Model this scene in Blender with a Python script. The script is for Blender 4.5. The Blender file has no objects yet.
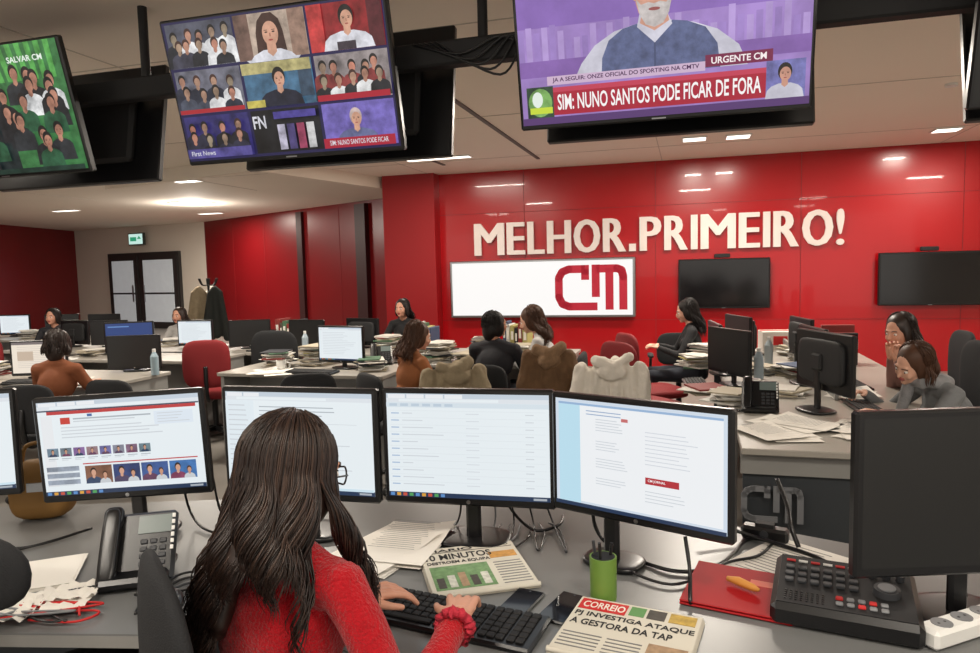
import bpy, bmesh, math, random
import numpy as np
from mathutils import Vector, Matrix, noise as mnoise
random.seed(7)
sc=bpy.context.scene
COL=sc.collection
rad=math.radians
V=Vector
# ------------------------------------------------------------------ materials
def s2l(c):
    c=c/255.0
    return c/12.92 if c<=0.04045 else ((c+0.055)/1.055)**2.4
def rgb(r,g,b): return (s2l(r),s2l(g),s2l(b),1.0)
_M={}
def mat(name,col,rough=.5,metal=0,noise=.06,nscale=6,bump=0,bscale=60,coat=0,emit=0,sheen=0,spec=.5):
    if name in _M: return _M[name]
    m=bpy.data.materials.new(name); m.use_nodes=True
    nt=m.node_tree; p=nt.nodes['Principled BSDF']
    c=rgb(*col)
    p.inputs['Roughness'].default_value=rough; p.inputs['Metallic'].default_value=metal
    p.inputs['Specular IOR Level'].default_value=spec
    p.inputs['Coat Weight'].default_value=coat
    p.inputs['Sheen Weight'].default_value=sheen
    tc=nt.nodes.new('ShaderNodeTexCoord')
    n=nt.nodes.new('ShaderNodeTexNoise'); n.inputs['Scale'].default_value=nscale; n.inputs['Detail'].default_value=3
    nt.links.new(tc.outputs['Object'],n.inputs['Vector'])
    mx=nt.nodes.new('ShaderNodeMix'); mx.data_type='RGBA'
    mx.inputs[6].default_value=tuple(v*(1-noise) for v in c[:3])+(1,)
    mx.inputs[7].default_value=tuple(min(1,v*(1+noise)) for v in c[:3])+(1,)
    nt.links.new(n.outputs['Fac'],mx.inputs[0]); nt.links.new(mx.outputs[2],p.inputs['Base Color'])
    if emit:
        nt.links.new(mx.outputs[2],p.inputs['Emission Color']); p.inputs['Emission Strength'].default_value=emit
    if bump:
        n2=nt.nodes.new('ShaderNodeTexNoise'); n2.inputs['Scale'].default_value=bscale; n2.inputs['Detail'].default_value=4
        nt.links.new(tc.outputs['Object'],n2.inputs['Vector'])
        b=nt.nodes.new('ShaderNodeBump'); b.inputs['Strength'].default_value=bump; b.inputs['Distance'].default_value=.01
        nt.links.new(n2.outputs['Fac'],b.inputs['Height']); nt.links.new(b.outputs['Normal'],p.inputs['Normal'])
    _M[name]=m; return m
def scr(col,st=.95):
    k='screen_%d_%d_%d_%d'%(col+(int(st*100),))
    if k in _M: return _M[k]
    m=bpy.data.materials.new(k); m.use_nodes=True
    p=m.node_tree.nodes['Principled BSDF']; p.inputs['Base Color'].default_value=(.01,.01,.01,1)
    p.inputs['Roughness'].default_value=.35
    p.inputs['Emission Color'].default_value=rgb(*col); p.inputs['Emission Strength'].default_value=st
    _M[k]=m; return m
def tscr(col,st=.95,lo=.5,hi=1.45,ns=16):
    """television picture colour with procedural tonal variation"""
    k='tv_picture_%d_%d_%d'%tuple(col)
    if k in _M: return _M[k]
    m=scr(tuple(col),st).copy(); m.name=k; nt=m.node_tree; p=nt.nodes['Principled BSDF']; c=rgb(*col)
    tc=nt.nodes.new('ShaderNodeTexCoord'); n=nt.nodes.new('ShaderNodeTexNoise'); n.inputs['Scale'].default_value=ns; n.inputs['Detail'].default_value=5; n.inputs['Roughness'].default_value=.6
    r=nt.nodes.new('ShaderNodeMapRange'); r.inputs[1].default_value=.3; r.inputs[2].default_value=.7
    mx=nt.nodes.new('ShaderNodeMix'); mx.data_type='RGBA'
    mx.inputs[6].default_value=tuple(v*lo for v in c[:3])+(1,); mx.inputs[7].default_value=tuple(min(1,v*hi+.01) for v in c[:3])+(1,)
    nt.links.new(tc.outputs['Object'],n.inputs['Vector']); nt.links.new(n.outputs['Fac'],r.inputs[0]); nt.links.new(r.outputs[0],mx.inputs[0]); nt.links.new(mx.outputs[2],p.inputs['Emission Color'])
    _M[k]=m; return m
BLK=mat('black_plastic',(18,18,20),.3); BLKM=mat('black_matte',(22,22,24),.7)
DGR=mat('dark_grey_plastic',(52,54,58),.5); GRY=mat('grey_plastic',(120,122,125),.5)
SIL=mat('silver_metal',(170,172,175),.3,1); WHT=mat('white_plastic',(225,225,222),.45)
OFF=scr((6,7,9),.3)
PAPER=mat('paper',(226,222,214),.8,noise=.03); INK=mat('ink',(30,30,32),.8); INKG=mat('ink_grey',(120,120,120),.8)
NEWS=mat('newsprint',(202,197,184),.85,noise=.04); REDINK=mat('red_ink',(190,30,30),.7); GRNINK=mat('green_ink',(90,140,80),.7)
# ------------------------------------------------------------------ builder
_txt={}
def text_geo(s,bold):
    k=(s,bold)
    if k in _txt: return _txt[k]
    cu=bpy.data.curves.new('t','FONT'); cu.body=s; cu.size=1; cu.extrude=.5; cu.offset=bold; cu.resolution_u=3
    o=bpy.data.objects.new('t',cu); COL.objects.link(o)
    dg=bpy.context.evaluated_depsgraph_get(); me=bpy.data.meshes.new_from_object(o.evaluated_get(dg))
    vs=np.array([v.co[:] for v in me.vertices]); fs=[tuple(p.vertices) for p in me.polygons]
    vs-=vs.min(0); vs/=np.maximum(vs.max(0),1e-6)
    bpy.data.objects.remove(o); bpy.data.curves.remove(cu); bpy.data.meshes.remove(me)
    _txt[k]=(vs,fs); return _txt[k]
def xf(x=0,y=0,z=0,rz=0,rx=0,ry=0,s=1):
    return Matrix.Translation((x,y,z))@Matrix.Rotation(rad(rz),4,'Z')@Matrix.Rotation(rad(ry),4,'Y')@Matrix.Rotation(rad(rx),4,'X')@Matrix.Scale(s,4)
I4=Matrix.Identity(4)
class B:
    def __init__(s): s.v=[];s.f=[];s.m=[];s.sm=[];s.mats=[];s.M=I4
    def add(s,vs,fs,mt,M=None,smooth=False):
        if mt not in s.mats: s.mats.append(mt)
        mi=s.mats.index(mt); o=len(s.v)
        if M is None: s.v.extend([tuple(v) for v in vs])
        else:
            for v in vs: s.v.append((M@V(v))[:])
        for f in fs: s.f.append(tuple(i+o for i in f)); s.m.append(mi); s.sm.append(smooth)
    def box(s,c,d,mt,M=None,bev=0):
        x,y,z=[k/2 for k in d]; cx,cy,cz=c
        if not bev:
            vs=[(cx+a*x,cy+b*y,cz+e*z) for a in(-1,1) for b in(-1,1) for e in(-1,1)]
            s.add(vs,[(0,1,3,2),(4,6,7,5),(0,4,5,1),(2,3,7,6),(0,2,6,4),(1,5,7,3)],mt,M); return
        bev=min(bev,x*.95,y*.95,z*.95); bm=bmesh.new()
        for a in(-1,1):
            for b in(-1,1):
                for e in(-1,1):
                    bm.verts.new((cx+a*x,cy+b*(y-bev),cz+e*(z-bev)));bm.verts.new((cx+a*(x-bev),cy+b*y,cz+e*(z-bev)));bm.verts.new((cx+a*(x-bev),cy+b*(y-bev),cz+e*z))
        bmesh.ops.convex_hull(bm,input=bm.verts); bm.verts.index_update()
        s.add([v.co[:] for v in bm.verts],[tuple(v.index for v in f.verts) for f in bm.faces],mt,M); bm.free()
    def cyl(s,p0,p1,r0,mt,r1=None,n=16,M=None,caps=True):
        r1=r0 if r1 is None else r1; p0=V(p0);p1=V(p1); q=(p1-p0).to_track_quat('Z','Y')
        vs=[];
        for p,r in((p0,r0),(p1,r1)):
            for i in range(n): vs.append((p+q@V((r*math.cos(2*math.pi*i/n),r*math.sin(2*math.pi*i/n),0)))[:])
        s.add(vs,[(i,(i+1)%n,n+(i+1)%n,n+i) for i in range(n)],mt,M,True)
        if caps: s.add(vs,[tuple(range(n-1,-1,-1)),tuple(range(n,2*n))],mt,M)
    def tube(s,pts,r,mt,n=6,M=None):
        pts=[V(p) for p in pts]; k=len(pts); rs=r if isinstance(r,(list,tuple)) else [r]*k
        vs=[];up=V((.13,.31,.94)).normalized()
        cs=[(math.cos(2*math.pi*j/n),math.sin(2*math.pi*j/n)) for j in range(n)]
        for i,p in enumerate(pts):
            d=(pts[min(i+1,k-1)]-pts[max(i-1,0)]); d=d.normalized() if d.length>1e-9 else V((0,0,1))
            a=d.cross(up); 
            if a.length<.05: a=d.cross(V((1,0,0)))
            a.normalize(); b=d.cross(a)
            for c_,s_ in cs: vs.append((p+(a*c_+b*s_)*rs[i])[:])
        fs=[(i*n+j,i*n+(j+1)%n,(i+1)*n+(j+1)%n,(i+1)*n+j) for i in range(k-1) for j in range(n)]
        fs+=[tuple(range(n-1,-1,-1)),tuple(range((k-1)*n,k*n))]
        s.add(vs,fs,mt,M,True)
    def curve(s,pts,r,mt,n=6,M=None,div=8):
        P=[V(p) for p in pts]; P=[P[0]]+P+[P[-1]]; out=[]
        for i in range(1,len(P)-2):
            for j in range(div):
                t=j/div; a,b,c,d=P[i-1],P[i],P[i+1],P[i+2]
                out.append(.5*((2*b)+(c-a)*t+(2*a-5*b+4*c-d)*t*t+(3*b-a-3*c+d)*t**3))
        out.append(P[-2]); s.tube(out,r,mt,n,M)
    def sup(s,c,d,mt,e=.4,M=None,bend=0,nu=24,nv=12,e2=None):
        e2=e if e2 is None else e2
        sp=lambda w,m: math.copysign(abs(w)**m,w)
        vs=[];a,b,h=[k/2 for k in d]
        for i in range(nv+1):
            ph=-math.pi/2+math.pi*i/nv
            for j in range(nu):
                u=2*math.pi*j/nu
                x=a*sp(math.cos(ph),e)*sp(math.cos(u),e2);y=b*sp(math.cos(ph),e)*sp(math.sin(u),e2);z=h*sp(math.sin(ph),e)
                vs.append((c[0]+x,c[1]+y+bend*x*x,c[2]+z))
        fs=[(i*nu+j,i*nu+(j+1)%nu,(i+1)*nu+(j+1)%nu,(i+1)*nu+j) for i in range(nv) for j in range(nu)]
        s.add(vs,fs,mt,M,True)
    def ell(s,c,r,mt,M=None,nu=16,nv=10): s.sup(c,[2*k for k in r],mt,1,M,nu=nu,nv=nv)
    def prism(s,pts,z0,z1,mt,M=None):
        n=len(pts); vs=[(p[0],p[1],z0) for p in pts]+[(p[0],p[1],z1) for p in pts]
        s.add(vs,[tuple(range(n-1,-1,-1)),tuple(range(n,2*n))]+[(i,(i+1)%n,n+(i+1)%n,n+i) for i in range(n)],mt,M)
    def text(s,t,w,h,d,mt,M,bold=.0):
        vs,fs=text_geo(t,bold); s.add([(a*w,b*h,c*d) for a,b,c in vs],fs,mt,M)
    def ribbon(s,pts,w,d,mt,M):
        for (x0,y0),(x1,y1) in zip(pts,pts[1:]):
            L=math.hypot(x1-x0,y1-y0)
            if L<1e-6: continue
            nx,ny=-(y1-y0)/L*w/2,(x1-x0)/L*w/2
            s.prism([(x0-nx,y0-ny),(x1-nx,y1-ny),(x1+nx,y1+ny),(x0+nx,y0+ny)],0,d,mt,M)
        for x,y in pts[1:-1]: s.prism([(x+w/2*math.cos(k*math.pi/6),y+w/2*math.sin(k*math.pi/6)) for k in range(12)],0,d,mt,M)
    def mesh(s,name):
        me=bpy.data.meshes.new(name); me.from_pydata(s.v,[],s.f)
        for m in s.mats: me.materials.append(m)
        me.polygons.foreach_set('material_index',s.m); me.polygons.foreach_set('use_smooth',s.sm); me.update()
        return me
def put(name,me,M=I4,parent=None):
    if isinstance(me,B): me=me.mesh(name)
    o=bpy.data.objects.new(name,me); COL.objects.link(o); o.matrix_world=M
    if parent: o.parent=parent
    return o
def empty(name,M=I4):
    o=bpy.data.objects.new(name,None); o.empty_display_size=.1; COL.objects.link(o); o.matrix_world=M; return o
def displace(me,fn):
    """push vertices along their normals by fn(x,y,z); arrays keep it fast"""
    n=len(me.vertices); co=np.empty(n*3,np.float32); no=np.empty(n*3,np.float32)
    me.vertices.foreach_get('co',co); me.vertices.foreach_get('normal',no); co=co.reshape(-1,3); no=no.reshape(-1,3)
    a=np.array([fn(float(x),float(y),float(z)) for x,y,z in co],np.float32)
    me.vertices.foreach_set('co',(co+no*a[:,None]).ravel()); me.update()
class Scr:
    def __init__(s,b,w,h,y,M=None,zc=0): s.b=b;s.w=w;s.h=h;s.y=y;s.M=M;s.l=0;s.zc=zc
    def poly(s,pts,mt):
        s.l+=1; y=s.y-.00012*s.l
        s.b.add([((u-.5)*s.w,y,s.zc+(.5-v)*s.h) for u,v in pts],[tuple(range(len(pts)))],mt,s.M)
    def rect(s,u0,v0,u1,v1,mt): s.poly([(u0,v1),(u1,v1),(u1,v0),(u0,v0)],mt)
    def ell(s,u,v,ru,rv,mt): s.poly([(u+ru*math.cos(-2*math.pi*k/20),v+rv*math.sin(-2*math.pi*k/20)) for k in range(20)],mt)
    def text(s,t,u,v,w,h,mt,bold=.01):
        s.l+=1; y=s.y-.00012*s.l
        Mt=Matrix.Translation(((u-.5)*s.w,y,s.zc+(.5-v-h)*s.h))@Matrix.Rotation(rad(90),4,'X')
        s.b.text(t,w*s.w,h*s.h,.0002,mt,(s.M@Mt) if s.M else Mt,bold)
    def person(s,u,v,sz,skin,hair,top,v1=1,asp=1.75,long=False,hw=1.0,face=False):
        a=sz/asp
        if long: s.poly([(u-a*.70,min(v1,v+sz*1.3)),(u+a*.72,min(v1,v+sz*1.2)),(u+a*.62,v),(u+a*.5,v-sz*.45),(u+a*.2,v-sz*.72),(u-a*.2,v-sz*.72),(u-a*.5,v-sz*.45),(u-a*.64,v)],hair)
        s.poly([(u-a*1.6*hw,v1),(u+a*1.6*hw,v1),(u+a*1.45*hw,v+sz*1.15),(u+a*1.1*hw,v+sz*.88),(u+a*.4,v+sz*.70),(u-a*.4,v+sz*.70),(u-a*1.1*hw,v+sz*.88),(u-a*1.45*hw,v+sz*1.15)],top)
        s.poly([(u-a*.22,v+sz*.8),(u,v+sz*.98),(u+a*.22,v+sz*.8),(u+a*.2,v+sz*.3),(u-a*.2,v+sz*.3)],skin)
        s.ell(u,v-sz*.10,a*.47,sz*.6,hair); s.ell(u+a*.03,v+sz*.08,a*.37,sz*.48,skin)
        if face:
            dk=scr((50,32,28)); s.ell(u-a*.15,v+sz*.02,a*.07,sz*.03,dk); s.ell(u+a*.19,v+sz*.02,a*.07,sz*.03,dk)
            s.rect(u-a*.24,v-sz*.07,u-a*.08,v-sz*.045,dk); s.rect(u+a*.11,v-sz*.07,u+a*.27,v-sz*.045,dk)
            s.ell(u+a*.02,v+sz*.33,a*.11,sz*.035,scr((160,70,65))); s.rect(u-a*.01,v+sz*.06,u+a*.05,v+sz*.2,scr((165,110,90)))
# ------------------------------------------------------------------ blob bodies
def R3(v=(0,0,0)): return Matrix.Rotation(v[2],3,'Z')@Matrix.Rotation(v[1],3,'Y')@Matrix.Rotation(v[0],3,'X')
def blob(elems,voxel,smooth=3,name='body'):
    """elems: ('c',p0,r0,p1,r1,mat) | ('e',c,(rx,ry,rz),R3,mat) -> single continuous mesh with materials"""
    bm=bmesh.new()
    for e in elems:
        if e[0]=='e':
            T=Matrix.Translation(e[1])@e[3].to_4x4()@Matrix.Diagonal((*e[2],1))
            bmesh.ops.create_icosphere(bm,subdivisions=3,radius=1,matrix=T)
        else:
            p0,p1=V(e[1]),V(e[3])
            bmesh.ops.create_icosphere(bm,subdivisions=2,radius=e[2],matrix=Matrix.Translation(p0))
            bmesh.ops.create_icosphere(bm,subdivisions=2,radius=e[4],matrix=Matrix.Translation(p1))
            d=p1-p0
            if d.length>1e-4:
                T=Matrix.Translation((p0+p1)/2)@d.to_track_quat('Z','Y').to_matrix().to_4x4()
                bmesh.ops.create_cone(bm,cap_ends=True,segments=14,radius1=e[2]*.98,radius2=e[4]*.98,depth=d.length,matrix=T)
    me=bpy.data.meshes.new('tmp'); bm.to_mesh(me); bm.free()
    o=bpy.data.objects.new('tmp',me); COL.objects.link(o)
    r=o.modifiers.new('r','REMESH'); r.mode='VOXEL'; r.voxel_size=voxel; r.use_smooth_shade=True
    if smooth:
        sm=o.modifiers.new('s','SMOOTH'); sm.factor=.5; sm.iterations=smooth
    dg=bpy.context.evaluated_depsgraph_get(); out=bpy.data.meshes.new_from_object(o.evaluated_get(dg)); out.name=name
    bpy.data.objects.remove(o); bpy.data.meshes.remove(me)
    n=len(out.polygons); C=np.zeros(n*3); out.polygons.foreach_get('center',C); C=C.reshape(-1,3)
    mats=[];best=np.full(n,1e9);idx=np.zeros(n,int)
    for e in elems:
        m=e[-1]
        if m not in mats: mats.append(m)
        if e[0]=='e':
            L=(C-np.array(e[1]))@np.array(e[3]); k=np.linalg.norm(L/np.array(e[2]),axis=1)+1e-9
            d=(k-1)*np.linalg.norm(L,axis=1)/k
        else:
            a=np.array(e[1]);b_=np.array(e[3]);ab=b_-a;t=np.clip(((C-a)@ab)/max(ab@ab,1e-9),0,1)
            d=np.linalg.norm(C-(a+t[:,None]*ab),axis=1)-(e[2]+(e[4]-e[2])*t)
        w=d<best; best[w]=d[w]; idx[w]=mats.index(m)
    out.materials.clear()
    for m in mats: out.materials.append(m)
    out.polygons.foreach_set('material_index',idx.astype(np.int32)); out.polygons.foreach_set('use_smooth',[True]*n); out.update()
    return out
SKIN=mat('skin',(205,150,125),.5,noise=.05,nscale=14); SKIN2=mat('skin_light',(214,164,140),.5,noise=.06,nscale=14); SKIN3=mat('skin_tan',(182,128,102),.5,noise=.06,nscale=14); LIP=mat('lips',(165,80,78),.45)
EYEW=mat('eye_white',(225,220,215),.3); IRIS=mat('eye_iris',(40,25,18),.3); NAIL=mat('nail',(200,120,115),.25)
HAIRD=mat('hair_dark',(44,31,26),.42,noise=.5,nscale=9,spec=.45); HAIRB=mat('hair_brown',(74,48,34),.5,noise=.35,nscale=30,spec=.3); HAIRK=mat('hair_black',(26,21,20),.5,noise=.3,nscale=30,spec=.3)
HAIRH=mat('hair_dark_highlight',(64,46,37),.42,noise=.4,nscale=9,spec=.45); HAIRS=mat('hair_dark_deep',(28,20,18),.45,noise=.4,nscale=9,spec=.4)  # lighter and deeper strand tones, mixed at random through the hair
PANTS=mat('trousers_dark',(32,36,46),.85); SHOE=mat('shoe_black',(20,20,20),.5)
def ik(S,T,l1,l2,pole):
    S,T=V(S),V(T); d=T-S; L=min(d.length,(l1+l2)*.995); T=S+d.normalized()*L
    a=(l1*l1-l2*l2+L*L)/(2*L); h=math.sqrt(max(l1*l1-a*a,0)); n=d.normalized(); p=V(pole); p=(p-n*p.dot(n)).normalized()
    return S+n*a+p*h,T
def hand_elems(M,side,curl,mtl,nail=None,sc_=.95,spread=1.0):
    E=[]; sg=1 if side=='L' else -1   # thumb on +X for left hand (palm down)
    def P(x,y,z): return (M@V((x*sg*sc_,y*sc_,z*sc_)))[:]
    E.append(('e',P(0,.045,0),(.036*sc_,.046*sc_,.013*sc_),M.to_3x3(),mtl))
    xs=[.031,.011,-.010,-.030]; Ls=[.072,.080,.074,.058]
    for i,(x,L) in enumerate(zip(xs,Ls)):
        E.append(('c',P(x*.5,.005,0),.013*sc_,P(x,.083,.002),.0105*sc_,mtl))
        p=V((x,.083,.002)); an=0; fan=(x*4.2)*spread; rs=[.0092,.0084,.0076,.0066]
        for j,fr in enumerate((.45,.30,.25)):
            an+=curl*(.6,1.0,.8)[j]+.06*i*(j==0)
            q=p+V((math.sin(fan)*math.cos(an),math.cos(fan)*math.cos(an),-math.sin(an)))*L*fr
            E.append(('c',P(*p),rs[j]*sc_,P(*q),rs[j+1]*sc_,mtl)); p=q
            if nail and j==2: E.append(('e',P(q[0],q[1]-.003,q[2]+.0048),(.005*sc_,.0065*sc_,.003*sc_),M.to_3x3(),nail))
    t=[(.018,.015,-.004),(.044,.045,-.010),(.060,.072,-.014),(.066,.096,-.018)]; tr=[.016,.0125,.0095,.0078]
    for j in range(3): E.append(('c',P(*t[j]),tr[j]*sc_,P(*t[j+1]),tr[j+1]*sc_,mtl))
    return E
def frame(p,d,up=(0,0,1)):
    y=V(d).normalized(); z=(V(up)-y*V(up).dot(y)).normalized(); x=y.cross(z)
    return Matrix(((x.x,y.x,z.x,p[0]),(x.y,y.y,z.y,p[1]),(x.z,y.z,z.z,p[2]),(0,0,0,1)))
def hair_mesh(Mh,hm,L,n,spread=.35,voxel=.009,back=.19,seed=1,rs=.0035,fr=0,wave=.012,lenfn=None,massr=.036,vol=.011,base_ex=0,mats=None):
    rnd=random.Random(seed); c=Mh.translation.copy(); Rm=Mh.to_3x3()
    lf=lenfn or (lambda a:1.0); g=base_ex
    E=[('e',(Mh@V((0,-.024,.034)))[:],(.086+g,.100+g*.6,.090+g*.7),Rm,hm),('e',(Mh@V((0,-.07,-.045)))[:],(.078+g,.052+g,.10),Rm,hm)]
    for s_ in(-1,1): E.append(('e',(Mh@V((s_*(.070+g),-.012,-.02)))[:],(.022,.055,.085),Rm,hm))
    def P(a,ph,ex): return Mh@V(((.084+g+ex)*math.sin(ph)*math.sin(a),-.024+(.10+g*.6+ex)*math.sin(ph)*math.cos(a),.034+(.089+g*.7+ex)*math.cos(ph)))
    bk=back*min(1,L/.24)
    def hang(b0,a,q,Ln):
        f=max(0,math.cos(a)); dx=b0.x-c.x; qq=q*q*(3-2*q)
        yt=(c.y+.06) if f>.0 and fr>0 else c.y-bk*(.75+.25*abs(math.cos(a)))
        if L<.16: yt=min(b0.y,c.y-.02)-.01
        return V((c.x+dx*(1+spread*q*min(1,L/.2)),b0.y+(yt-b0.y)*qq,b0.z-Ln*q))
    b=B()
    if L>.05:
        for k in range(9):
            a=rad(100+20*k); 
            b0=P(a,rad(90),-.03); LL=L*lf(a); pts=[hang(b0,a,q/4*.80,LL) for q in range(5)]
            for j,(p,q) in enumerate(zip(pts,pts[1:])): E.append(('c',p[:],massr*(1-.08*j),q[:],massr*(.92-.08*j),hm))
    for k in range(n):
        a=rad(rnd.uniform(75,285)) if rnd.random()>fr else rad(rnd.choice((-1,1))*rnd.uniform(62,80))
        ph0=rad(rnd.uniform(3,70)); ex=rnd.uniform(.0,vol); pts=[]
        for i in range(6): pts.append(P(a,ph0+(rad(98)-ph0)*i/5,ex))
        cl=round(a*4)/4; Ln=L*lf(a)*rnd.uniform(.72,1.06) if L>.05 else rnd.uniform(.02,.05); b0=pts[-1]; w0=cl*7+rnd.uniform(-.5,.5)+(a-cl)*6; fq=rnd.uniform(15,19)
        m_=16 if L>.05 else 3
        for i in range(1,m_+1):
            q=i/m_; p=hang(b0,a,q,Ln); A=wave*min(1,q*1.6) if L>.05 else 0
            p.x+=A*math.sin(q*fq*Ln/.45+w0); p.y+=A*.8*math.cos(q*fq*Ln/.45+w0)-.004; pts.append(p)
        K=len(pts); r=[rs*(.8+.4*math.sin(math.pi*i/(K-1)))*(1 if i<K-3 else (K-i)/4) for i in range(K)]
        b.tube(pts,r,(rnd.choice(mats) if mats else hm),4)
    base=blob(E,voxel,2,'hair_mass')
    vs=[v.co[:] for v in base.vertices]; fs=[tuple(p.vertices) for p in base.polygons]
    b.add(vs,fs,hm,smooth=True); return b.mesh('hair')
def person(name,x,y,az,s=.92,lean=.15,top=None,hm=HAIRD,hl=.25,pants=PANTS,hyaw=0,hpitch=0,hroll=0,lh=None,rh=None,lhd=None,rhd=None,voxel=.009,
           female=True,nstr=70,curl=.35,z=0,glasses=False,scarf=None,sleeve=.92,nail=None,shead=1.0,hairargs={},bun=False,skin=SKIN,headshift=(0,0,0)):
    M=xf(x,y,z,az,s=s); Mi=M.inverted(); par=empty(name,xf(x,y,z,az))
    piv=V((0,0,.58)); RL=Matrix.Rotation(-lean,3,'X')
    up=lambda p:(piv+RL@(V(p)-piv))
    E=[('e',(0,-.01,.575),(.165,.125,.105),R3(),pants)]
    tw=1.0 if female else 1.12
    E+=[('e',up((0,-.005,.70))[:],(.132*tw,.10,.13),RL,top),('e',up((0,0,.88))[:],(.152*tw,.105,.15),RL,top),
        ('c',up((-.135*tw,-.005,1.0))[:],.056,up((.135*tw,-.005,1.0))[:],.056,top)]
    if female:
        for sg in(-1,1): E.append(('e',up((sg*.062,.068,.88))[:],(.062,.055,.062),RL,top))
    hc=up((0,.02,1.205))+V(headshift)
    Mh=Matrix.Translation(hc)@Matrix.Rotation(rad(hyaw),4,'Z')@Matrix.Rotation(rad(hroll),4,'Y')@Matrix.Rotation(-rad(hpitch),4,'X')@Matrix.Scale(shead,4)
    Rh=(Matrix.Rotation(rad(hyaw),4,'Z')@Matrix.Rotation(rad(hroll),4,'Y')@Matrix.Rotation(-rad(hpitch),4,'X')).to_3x3()
    nb=up((0,-.01,1.05))
    for sg in(-1,1): E.append(('c',up((sg*.11*tw,-.01,1.02))[:],.042,nb[:],.052,top))
    E.append(('c',nb[:],.05,(Mh@V((0,-.02,-.06)))[:],.048,skin))
    def he(c,r,m): E.append(('e',(Mh@V(c))[:],tuple(r),Rh,m))
    he((0,-.012,.03),(.074,.093,.083),skin); he((0,.028,-.015),(.062,.064,.085),skin); he((0,.034,-.065),(.045,.048,.038),skin)
    he((0,.070,-.088),(.019,.018,.015),skin)
    for sg in(-1,1): he((sg*.034,.062,-.03),(.022,.024,.026),skin); he((sg*.076,-.002,-.012),(.009,.018,.028),skin)
    E.append(('c',(Mh@V((0,.088,.004)))[:],.008,(Mh@V((0,.104,-.028)))[:],.012,skin))
    E.append(('c',(Mh@V((-.034,.078,.02)))[:],.010,(Mh@V((.034,.078,.02)))[:],.010,skin))
    he((0,.089,-.052),(.021,.010,.006),LIP); he((0,.088,-.061),(.018,.010,.006),LIP)
    for sg in(-1,1):
        E.append(('c',(sg*.085,.02,.56),.088,(sg*.12,.43,.555),.06,pants)); E.append(('c',(sg*.12,.43,.55),.056,(sg*.12,.43,.13),.038,pants))
        E.append(('c',(sg*.12,.41,.05),.036,(sg*.125,.56,.035),.03,SHOE)); E.append(('c',(sg*.12,.43,.13),.036,(sg*.12,.42,.07),.036,SHOE))
    HE=[]
    for side,sg,t,hd in(('L',-1,lh,lhd),('R',1,rh,rhd)):
        S=up((sg*.165*tw,-.005,1.0))
        if t is None: t=(M@V((sg*.12,.36,.84)))[:]
        T=Mi@V(t); el,T=ik(S,T,.27,.24,(sg*.7,-.35,-1))
        E.append(('c',S[:],.052,el[:],.041,top)); w=el+(T-el)*sleeve
        E.append(('c',el[:],.041,w[:],.031,top)); E.append(('c',w[:],.026,T[:],.024,skin))
        d=(Mi.to_3x3()@V(hd)) if hd else (T-el); 
        if not hd: d.z*=.3
        Fm=frame(T,d); HE+=hand_elems(Fm,side,curl,skin,nail); HE.append(('c',T[:],.023,(T+(el-T).normalized()*.03)[:],.023,skin))
    if scarf:
        for k in range(10):
            a=k*.63; a2=a+.63; r=.085
            E.append(('c',(nb+V((math.sin(a)*r,math.cos(a)*r+.01,.01+.01*math.sin(3*a))))[:],.034,(nb+V((math.sin(a2)*r,math.cos(a2)*r+.01,.01)))[:],.034,scarf))
        E.append(('c',(nb+V((.04,.11,-.02)))[:],.035,(nb+V((.05,.15,-.2)))[:],.03,scarf))
    me=blob(E,voxel,3,'body'); zl=nb.z-.02
    displace(me,lambda a,b_,c_: mnoise.noise(V((a*14+len(name),b_*14,c_*9+x)))*.006 if c_<zl else 0.0)
    put('body',me,M,par).matrix_world=M
    put('hands',blob(HE,.0036 if voxel>.006 else .0026,2,'hands'),M,par)
    b=B()
    for sg in(-1,1):
        b.ell(Mh@V((sg*.029,.0775,-.001)),(.0125,.0105,.0095),EYEW); b.ell(Mh@V((sg*.029,.0865,-.001)),(.0055,.003,.0055),IRIS)
        b.curve([Mh@V((sg*.014,.091,.020)),Mh@V((sg*.03,.090,.025)),Mh@V((sg*.046,.078,.019))],.0028,hm,n=5,div=3)
    if glasses:
        for sg in(-1,1):
            b.tube([Mh@V((sg*.032+.024*math.cos(t*math.pi/8),.104-.012*abs(math.cos(t*math.pi/8)*.5+sg*.5*math.cos(t*math.pi/8)),-.004+.02*math.sin(t*math.pi/8))) for t in range(17)],.0022,BLK,5)
            b.curve([Mh@V((sg*.056,.095,.0)),Mh@V((sg*.078,.05,.002)),Mh@V((sg*.084,-.01,.0))],.0022,BLK,5,div=3)
        b.curve([Mh@V((-.009,.106,.002)),Mh@V((0,.11,.004)),Mh@V((.009,.106,.002))],.002,BLK,5,div=3)
    if bun: b.ell(Mh@V((0,-.085,.11)),(.042,.042,.038),hm)
    put('face_details',b,M,par)
    put('hair',hair_mesh(Mh,hm,hl,nstr,seed=len(name),**hairargs),M,par)
    for c in par.children: c.matrix_parent_inverse=par.matrix_world.inverted(); c.matrix_world=M
    return par
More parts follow.
